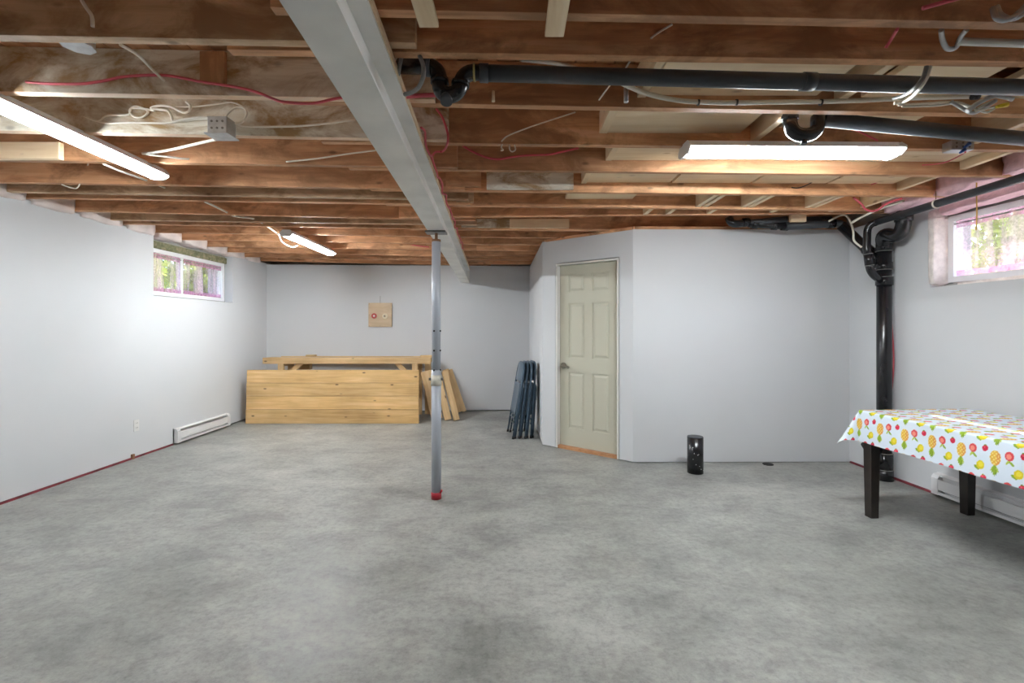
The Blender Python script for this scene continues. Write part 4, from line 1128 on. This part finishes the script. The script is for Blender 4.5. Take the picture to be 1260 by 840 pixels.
# workbench frame behind it
BZ = 7.08
bl, br = P(323, 440, BZ), P(530, 440, BZ)
bt = bl.z
wb_ = empty('workbench', ((bl.x + br.x) / 2, BZ + 0.25, 0)); tag(wb_, 'rough pine workbench frame with braced legs behind the standing tabletop', 'workbench')
board('front_rail', (bl.x, BZ, bt), (br.x, BZ, bt), 0.04, 0.092, 'shop_pine', wb_, anchor=(0.0, 1.0))
board('top_plank', (bl.x + 0.02, BZ + 0.04, bt - 0.0), (br.x - 0.02, BZ + 0.04, bt), 0.16, 0.035, 'shop_pine', wb_, anchor=(0.0, 1.0))
board('back_rail', (bl.x + 0.08, BZ + 0.40, bt), (br.x + 0.02, BZ + 0.40, bt), 0.04, 0.092, 'shop_pine', wb_, anchor=(0.0, 1.0))
for X in (bl.x + 0.27, br.x - 0.24):
    for Y in (BZ + 0.042, BZ + 0.36):
        board('leg', (X, Y, 0), (X, Y, bt - 0.02), 0.04, 0.088, 'shop_pine', wb_, up=(1, 0, 0), anchor=(0.0, 0.5))
    s_ = 1 if X < -2.5 else -1
    board('brace', (X + s_ * 0.03, BZ + 0.05, bt - 0.34), (X + s_ * 0.30, BZ + 0.05, bt - 0.06), 0.036, 0.07, 'shop_pine', wb_, up=(0, 0, 1))
    board('end_rail', (X, BZ + 0.04, bt - 0.05), (X, BZ + 0.40, bt - 0.05), 0.04, 0.085, 'shop_pine', wb_, anchor=(0.5, 1.0))
    board('stretcher', (X, BZ + 0.04, 0.42), (X, BZ + 0.40, 0.42), 0.04, 0.085, 'shop_pine', wb_, anchor=(0.5, 1.0))
board('back_leg', (br.x - 0.11, BZ + 0.38, 0), (br.x - 0.11, BZ + 0.38, bt), 0.04, 0.09, 'shop_pine', wb_, up=(1, 0, 0))
board('end_block', (br.x - 0.16, BZ + 0.05, bt + 0.018), (br.x + 0.01, BZ + 0.05, bt + 0.018), 0.08, 0.035, 'shop_pine', wb_)
board('end_block', (bl.x + 0.50, BZ + 0.38, bt + 0.01), (bl.x + 0.64, BZ + 0.38, bt + 0.01), 0.09, 0.03, 'shop_pine', wb_)
board('hanging_block', (bl.x + 0.40, BZ + 0.25, bt - 0.13), (bl.x + 0.62, BZ + 0.25, bt - 0.13), 0.10, 0.13, 'shop_pine', wb_)

# loose boards leaning on the bench end
def lean_board(label, bot, topp, w, th, twist=0.3):
    b0 = P(*bot); t0_ = P(*topp)
    b0.z = max(b0.z, 0.0)
    ax = (t0_ - b0).normalized()
    up = Vector((math.sin(twist), -math.cos(twist), 0.0))
    o = board('leaning_board', b0 + Vector((0, 0, 0.0)), t0_, w, th, 'shop_pine', None, up=up, anchor=(0.5, 0.5), bev=0.004)
    # rest the lowest corner on the slab
    mw = Matrix.LocRotScale(o.location, o.rotation_euler, None)
    lowest = min((mw @ v.co).z for v in o.data.vertices)
    o.location.z -= lowest - 0.0005
    tag(o, label, 'board', 'loose boards leaning beside the workbench')
lean_board('wide pale board leaning behind the jack post', (538, 517, 6.92), (524, 458, 7.00), 0.16, 0.04, 0.15)
lean_board('thick square board leaning just past the jack post', (551.5, 518, 6.90), (537, 459, 7.05), 0.10, 0.045, 0.35)
lean_board('pale thick board leaning between two other offcuts', (562, 518, 6.88), (547, 458, 7.08), 0.085, 0.045, 0.4)
lean_board('dark aged board leaning flat against the end wall', (565.5, 506, 7.52), (548, 453.5, 7.60), 0.10, 0.04, 0.3)
lean_board('brown board resting outermost against the end wall', (571.5, 505, 7.60), (554, 453, 7.66), 0.06, 0.04, 0.4)

# ------------------------------------------------------------------ plywood square on the end wall
def back_y(X): return BW0.y + (X - BW0.x) * (BW1.y - BW0.y) / (BW1.x - BW0.x)
qx = (468 - CX) * 7.70 / F
qy = back_y(qx) - 0.001
def Q(x, y): 
    return P(x, y, qy)
hb = empty('wall_board', Q(468, 402)); tag(hb, 'small square plywood board with red and cream rings on the end wall', 'board')
a_, b_ = Q(453.8, 402), Q(482.6, 372.6)
board('board_panel', ((a_.x), qy - 0.012, a_.z), (b_.x, qy - 0.012, a_.z), 0.022, b_.z - a_.z, 'plywood', hb, anchor=(0.5, 0.0))
rc = Q(461, 388.6); rc.y = qy - 0.022
rg1 = MB().ring(rc, (0, -1, 0), 0.017, 0.043, 0.014).build('red_ring', 'ring_red', hb)
MB().cyl(rc, rc + Vector((0, -0.02, 0)), 0.016, 18).build('peg', 'outlet_plastic', rg1, True)
rc = Q(474.3, 388.8); rc.y = qy - 0.022
rg2 = MB().ring(rc, (0, -1, 0), 0.020, 0.043, 0.016).build('cream_ring', 'ring_cream', hb)
MB().cyl(rc + Vector((-0.012, 0, 0)), rc + Vector((-0.012, -0.012, 0)), 0.014, 14).build('peg', 'steel_dark', rg2, True)
MB().tube([Q(468, 373) + Vector((0, -0.008, 0)), Q(468, 364) + Vector((0, -0.004, 0))], 0.003, 6).build('hanging_wire', 'cable_grey', hb)
for x_, y_ in ((455, 374), (481.5, 374), (455, 401), (481.5, 401), (455, 387.5), (468, 401)):
    c_ = Q(x_, y_); c_.y = qy - 0.021
    MB().cyl(c_, c_ + Vector((0, -0.004, 0)), 0.005, 8).build('nail', 'steel_dark', hb)

# ------------------------------------------------------------------ folded chairs
def make_chair():
    r = empty('folding_chair', (0, 0, 0))
    hw, tp = 0.215, 0.93
    fr = [(0, -hw, 0.015), (0, -hw, 0.35), (0, -hw, 0.74)] + arc((0, -hw + 0.002, 0.80), (0, -hw + 0.02, tp), (0, -0.09, tp), 6)
    fr += [(0, -y, z) for (_, y, z) in [tuple(p) for p in reversed(fr)]]
    mf = MB().tube(fr, 0.0125, 10).build('main_frame', 'chair_blue', r, True)
    rf = [(0.028, hw - 0.03, 0.02), (0.028, hw - 0.03, 0.60), (0.012, hw - 0.025, 0.66)]
    for s_ in (-1, 1):
        rl = MB().tube([(x_, s_ * y_, z_) for x_, y_, z_ in rf], 0.011, 10).build('rear_leg', 'chair_blue', r, True)
        for x_, y_, pp in ((0, s_ * hw, mf), (0.028, s_ * (hw - 0.03), rl)):
            MB().cyl((x_, y_, 0), (x_, y_, 0.03), 0.015, 10).build('rubber_foot', 'rubber', pp, True)
        MB().tube([(-0.002, s_ * (hw - 0.02), 0.60), (0.03, s_ * (hw - 0.02), 0.45)], 0.006, 6).build('link_bar', 'chair_blue', r, True)
    MB().tube([(0.028, -hw + 0.03, 0.14), (0.028, hw - 0.03, 0.14)], 0.009, 8).build('cross_bar', 'chair_blue', r, True)
    MB().tube([(0.0, -hw, 0.22), (0.0, hw, 0.22)], 0.009, 8).build('cross_bar', 'chair_blue', r, True)
    def plate(nm, z0, z1, w0, w1, x_, bow, th, mat):
        vs = []; fs = []; nx, nz = 12, 10
        for side in (0, 1):
            for k in range(nz + 1):
                t = k / nz
                e = min(t, 1 - t); rd = min(1, 0.78 + 0.22 * math.sqrt(min(1, e / 0.18)))
                wd_ = (w0 + (w1 - w0) * t) * rd
                for i in range(nx + 1):
                    s = i / nx * 2 - 1
                    vs.append((x_ - bow * (1 - s * s) + side * th, s * wd_, z0 + (z1 - z0) * t))
        N = (nx + 1) * (nz + 1)
        for k in range(nz):
            for i in range(nx):
                a = k * (nx + 1) + i
                fs.append((a, a + 1, a + nx + 2, a + nx + 1)); fs.append((N + a + nx + 1, N + a + nx + 2, N + a + 1, N + a))
        for k in range(nz):
            for i in (0, nx):
                a = k * (nx + 1) + i; fs.append((a, a + nx + 1, N + a + nx + 1, N + a))
        for i in range(nx):
            for k in (0, nz):
                a = k * (nx + 1) + i; fs.append((a, a + 1, N + a + 1, N + a))
        MB().add(vs, fs).build(nm, mat, r, True)
    plate('backrest', 0.70, 0.935, 0.20, 0.175, -0.006, 0.022, 0.014, 'chair_pad')
    plate('seat', 0.27, 0.67, 0.175, 0.19, -0.016, -0.008, 0.016, 'chair_pad')
    return r
chair = make_chair()
def copy_tree(o, parent=None):
    c = o.copy(); col.objects.link(c)
    if parent is not None:
        c.parent = parent
    for ch in list(o.children):
        copy_tree(ch, c)
    return c
CL = ['dark blue metal folding chair, outermost of the stack leaning by the closet', 'dark blue metal folding chair second from the front of the leaning stack',
      'dark blue metal folding chair just inside the one touching the closet wall', 'dark blue metal folding chair resting directly against the closet side wall']
feet = [-0.022, 0.052, 0.128, 0.198]; tops = [0.128, 0.174, 0.220, 0.264]
for i in range(4):
    c = chair if i == 0 else copy_tree(chair)
    c.location = (feet[i], 5.96 + 0.02 * (i % 2) + 0.01 * i, 0.002)
    c.rotation_euler = (0, math.asin((tops[i] - feet[i]) / 0.93), math.radians(9))
    tag(c, CL[i], 'chair', 'folded chairs leaning on the closet side wall')

# ------------------------------------------------------------------ table with the fruit print cloth
TZ = 0.755
T0 = Vector((2.53, 3.42, 0))                                        # far outer corner of the top
ta = math.radians(-4.2)
te = Vector((math.sin(-ta), -math.cos(ta), 0)).normalized()         # along the long side, towards the viewer
ts = Vector((-te.y, te.x, 0)); 
if ts.x < 0: ts = -ts                                               # across, towards the wall
TLEN, TWID = 1.52, 0.83
tab = empty('dining_table', T0 + te * TLEN / 2 + ts * TWID / 2); tag(tab, 'dark wooden table with square tapered legs beside the heater', 'table')
def TP(l, w, z): return T0 + te * l + ts * w + Vector((0, 0, z))
def tbox(nm, l0, l1, w0, w1, z0, z1, mat='table_black'):
    q = [(l0, w0), (l1, w0), (l1, w1), (l0, w1)]
    return MB().hexa([TP(l, w, z0) for l, w in q], [TP(l, w, z1) for l, w in q]).build(nm, mat, tab)
tbox('table_top', 0, TLEN, 0, TWID, TZ - 0.03, TZ)
tbox('apron', 0.06, TLEN - 0.06, 0.035, 0.055, TZ - 0.11, TZ - 0.03)
tbox('apron', 0.06, TLEN - 0.06, TWID - 0.055, TWID - 0.035, TZ - 0.11, TZ - 0.03)
tbox('apron', 0.035, 0.055, 0.05, TWID - 0.05, TZ - 0.11, TZ - 0.03)
tbox('apron', TLEN - 0.055, TLEN - 0.035, 0.05, TWID - 0.05, TZ - 0.11, TZ - 0.03)
for l in (0.045, TLEN - 0.045):
    for w in (0.045, TWID - 0.045):
        def sq(h_, z_): return [TP(l + a * h_, w + b2 * h_, z_) for a, b2 in ((-1, -1), (1, -1), (1, 1), (-1, 1))]
        MB().hexa(sq(0.028, 0.0), sq(0.037, TZ - 0.03)).build('leg', 'table_black', tab)
# cloth with its print
DROP, DB = 0.228, 0.05                                               # overhang on three sides and at the wall
step = 0.0034
ls = np.arange(-DROP, TLEN + DROP + 1e-6, step); wsx = np.arange(-DROP, TWID + DB + 1e-6, step)
Lg, Wg = np.meshgrid(ls, wsx, indexing='ij')
def overhang(L_, W_):
    dl = np.where(L_ < 0, -L_, np.where(L_ > TLEN, L_ - TLEN, 0)); sl = np.where(L_ < 0, -1.0, 1.0)
    dw = np.where(W_ < 0, -W_, np.where(W_ > TWID, W_ - TWID, 0)); sw = np.where(W_ < 0, -1.0, 1.0)
    return dl, sl, dw, sw
dl, sl, dw, sw = overhang(Lg, Wg)
rr = np.sqrt(dl * dl + dw * dw)
cn = np.where(rr > 1e-6, dl / np.maximum(rr, 1e-6), 0); sn = np.where(rr > 1e-6, dw / np.maximum(rr, 1e-6), 0)
flare = 2 * cn * sn                                                   # 1 on the corner diagonal
rb = 0.012                                                            # soft fold at the table edge
al = np.radians(3.5 + 26 * flare)
wav = 0.006 * np.sin(Lg * 9.0) * (dw > 0) * np.minimum(rr / 0.1, 1) + 0.005 * np.sin(Wg * 11.0 + 1) * (dl > 0) * np.minimum(rr / 0.1, 1)
bend = np.minimum(rr / (rb * math.pi / 2), 1.0) * (math.pi / 2)
out = np.where(rr < rb * math.pi / 2, rb * np.sin(bend), rb + (rr - rb * math.pi / 2) * np.sin(al)) + wav
dn_ = np.where(rr < rb * math.pi / 2, rb * (1 - np.cos(bend)), rb + (rr - rb * math.pi / 2) * np.cos(al))
cl_ = np.clip(Lg, 0, TLEN) + sl * out * cn; cw_ = np.clip(Wg, 0, TWID) + sw * out * sn
zz_ = TZ + 0.004 - dn_ + 0.0008 * np.sin(Lg * 21) * np.sin(Wg * 17)
co = np.stack([T0.x + te.x * cl_ + ts.x * cw_, T0.y + te.y * cl_ + ts.y * cw_, zz_], axis=-1).reshape(-1, 3)
base = np.array([tab.location.x, tab.location.y, TZ])
nl, nw = Lg.shape
idx = np.arange(nl * nw).reshape(nl, nw)
quads = np.stack([idx[:-1, :-1], idx[1:, :-1], idx[1:, 1:], idx[:-1, 1:]], axis=-1).reshape(-1, 4)
me = bpy.data.meshes.new('tablecloth')
me.vertices.add(len(co)); me.vertices.foreach_set('co', (co - base).astype(np.float32).ravel())
me.loops.add(quads.size); me.loops.foreach_set('vertex_index', quads.astype(np.int32).ravel())
me.polygons.add(len(quads)); me.polygons.foreach_set('loop_start', np.arange(0, quads.size, 4, dtype=np.int32))
me.polygons.foreach_set('use_smooth', np.ones(len(quads), dtype=bool))
me.update(calc_edges=True)
# repeat of the print: pineapple, peach, strawberry and lemon
PER, PER2 = 0.18, 0.16
s_ = (Lg + 0.02) % PER
t_ = (-Wg) % PER2
rgb = np.empty(Lg.shape + (3,)); rgb[:] = (0.68, 0.77, 0.86)
def lay(mask, c):
    rgb[mask] = c
def ell(cx, cy, rx, ry, rot=0.0):
    best = np.full(Lg.shape, 9e9); U = np.zeros(Lg.shape); V = np.zeros(Lg.shape)
    for ox_ in (-PER, 0, PER):
        for oy_ in (-PER2, 0, PER2):
            du_, dv_ = s_ - cx - ox_, t_ - cy - oy_
            u_ = (du_ * math.cos(rot) + dv_ * math.sin(rot)) / rx; v_ = (-du_ * math.sin(rot) + dv_ * math.cos(rot)) / ry
            q = u_ * u_ + v_ * v_
            m_ = q < best
            best = np.where(m_, q, best); U = np.where(m_, u_, U); V = np.where(m_, v_, V)
    return best, U, V
G1, G2, G3 = (0.24, 0.38, 0.03), (0.40, 0.52, 0.08), (0.13, 0.25, 0.02)
# pineapple crown and body
for rot_, ln_, cc_ in ((0.5, 0.030, G2), (-0.5, 0.030, G2), (0.28, 0.036, G1), (-0.28, 0.036, G2), (0.12, 0.042, G1), (-0.12, 0.042, G3), (0.0, 0.046, G1)):
    q, _, _ = ell(0.030 - math.sin(rot_) * ln_ * 0.6, 0.140 + ln_ * 0.62, 0.0048, ln_ * 0.72, rot_); lay(q < 1, cc_)
q, u_, v_ = ell(0.030, 0.105, 0.0265, 0.040)
lay(q < 1, (0.70, 0.42, 0.06))
lay((q < 1) & (u_ > 0.25), (0.66, 0.28, 0.07))
gr = (np.sin((u_ * 2.6 + v_ * 3.4) * 3.3) > 0.05) & (np.sin((u_ * 2.6 - v_ * 3.4) * 3.3) > 0.05)
lay((q < 0.92) & gr, (0.86, 0.72, 0.22))
# peach with leaf
q, _, _ = ell(0.106, 0.116, 0.006, 0.017, -0.8); lay(q < 1, G1)
q, _, _ = ell(0.088, 0.114, 0.005, 0.014, 0.5); lay(q < 1, G2)
q, u_, v_ = ell(0.094, 0.080, 0.021, 0.023)
lay(q < 1, (0.62, 0.06, 0.07)); q2, _, _ = ell(0.091, 0.082, 0.012, 0.014); lay(q2 < 1, (0.80, 0.26, 0.20))
# strawberry
q, _, _ = ell(0.157, 0.066, 0.0150, 0.0175, 0.3); lay(q < 1, (0.55, 0.02, 0.06)); q, _, _ = ell(0.155, 0.050, 0.006, 0.004); lay(q < 1, G3)
q, _, _ = ell(0.153, 0.061, 0.004, 0.005); lay(q < 1, (0.74, 0.10, 0.13))
# lemon with leaves
q, _, _ = ell(0.120, 0.020, 0.017, 0.008, 0.55); lay(q < 1, G1)
q, _, _ = ell(0.138, 0.002, 0.021, 0.024, 0.25); lay(q < 1, (0.68, 0.56, 0.02))
q, _, _ = ell(0.140, -0.001, 0.012, 0.014, 0.25); lay(q < 1, (0.80, 0.70, 0.06))
at_ = me.color_attributes.new('print', 'FLOAT_COLOR', 'POINT')
rgba = np.ones((nl * nw, 4), dtype=np.float32); rgba[:, :3] = rgb.reshape(-1, 3)
at_.data.foreach_set('color', rgba.ravel())
me.materials.append(MATS['fruit_cloth'])
o = bpy.data.objects.new('tablecloth', me); col.objects.link(o); o.location = base
tag(o, 'pale blue vinyl cloth printed with pineapples, lemons and strawberries over the table', 'tablecloth')

# ------------------------------------------------------------------ the garden outside the windows
o = MB().box(-16, -4.3, -2, 18, 1.3, 1.62).build('ground_garden', 'grass_ground', loc=(0, 0, 0)); struct(o, 'grassy garden ground outside the two-sash window')
o = MB().box(3.95, 18, -8, 12, 1.3, 1.60).build('ground_yard', 'pale_ground', loc=(0, 0, 0)); struct(o, 'pale paved yard outside the curtained window')
def tree(label, x_, y_, z_, hgt, spread, nleaf, mat, seed, size=0.09, group=None, trunk=0.07):
    rg = random.Random(seed); npr = np.random.default_rng(seed)
    t = empty('garden_tree', (x_, y_, z_)); tag(t, label, 'tree', group)
    b0 = Vector((x_, y_, z_))
    tp = [b0, b0 + Vector((rg.uniform(-.05, .05), rg.uniform(-.05, .05), hgt * 0.3)), b0 + Vector((rg.uniform(-.15, .15), rg.uniform(-.15, .15), hgt * 0.8))]
    tk = MB().tube(smooth_path(tp), [trunk * (1 - 0.05 * i) for i in range(13)], 8).build('trunk', 'bark', t, True)
    for k in range(5):
        an = rg.uniform(0, 6.28); h0 = hgt * rg.uniform(0.25, 0.6)
        MB().tube([b0 + Vector((0, 0, h0)), b0 + Vector((math.cos(an) * spread * 0.6, math.sin(an) * spread * 0.6, h0 + hgt * 0.25))], [trunk * 0.35, trunk * 0.12], 6).build('branch', 'bark', tk, True)
    cs = npr.uniform(-1, 1, (26, 3)) * np.array([spread * 0.75, spread * 0.75, hgt * 0.36]) + np.array([x_, y_, z_ + hgt * 0.55])
    c_ = cs[npr.integers(0, 26, nleaf)] + npr.normal(0, spread * 0.17, (nleaf, 3))
    a_ = npr.normal(0, 1, (nleaf, 3)); a_ /= np.linalg.norm(a_, axis=1)[:, None]
    b_ = np.cross(a_, npr.normal(0, 1, (nleaf, 3))); b_ /= np.linalg.norm(b_, axis=1)[:, None]
    sz_ = npr.uniform(0.6, 1.2, (nleaf, 1)) * size
    v = np.stack([c_ - a_ * sz_, c_ + b_ * sz_ * 0.5, c_ + a_ * sz_, c_ - b_ * sz_ * 0.5], axis=1).reshape(-1, 3)
    me_ = bpy.data.meshes.new('foliage')
    me_.from_pydata((v - np.array([x_, y_, z_])).tolist(), [], np.arange(nleaf * 4).reshape(-1, 4).tolist())
    me_.materials.append(MATS[mat])
    f = bpy.data.objects.new('foliage', me_); col.objects.link(f); f.parent = t; f['kind'] = 'stuff'
    WL[f.name] = b0
GL = 'trees in the garden beyond the two-sash window'
for k, (x_, y_, hh, sp, mt_) in enumerate(((-6.6, 8.0, 2.2, 0.55, 'leaf_yellow'), (-8.2, 9.6, 2.8, 0.75, 'leaf_green'), (-10.4, 13.2, 3.4, 1.0, 'leaf_yellow'), (-6.4, 10.0, 1.5, 0.5, 'leaf_yellow'), (-12.6, 16.2, 4.0, 1.2, 'leaf_green'), (-8.4, 12.4, 2.8, 0.7, 'leaf_yellow'))):
    tree(('yellow green' if mt_ == 'leaf_yellow' else 'dark green') + ' leafy tree seen through the two-sash window', x_, y_, 1.6, hh, sp, 2600, mt_, 100 + k, 0.085, GL)
GR = 'trees in the yard beyond the curtained window'
for k, (x_, y_, hh, sp, mt_) in enumerate(((8.6, 7.9, 3.0, 1.0, 'leaf_yellow'), (11.4, 7.2, 3.6, 1.2, 'leaf_green'), (12.4, 10.2, 3.8, 1.4, 'leaf_yellow'))):
    tree(('yellow green' if mt_ == 'leaf_yellow' else 'dark green') + ' leafy tree seen through the lace curtained window', x_, y_, 1.6, hh, sp, 2600, mt_, 200 + k, 0.085, GR)
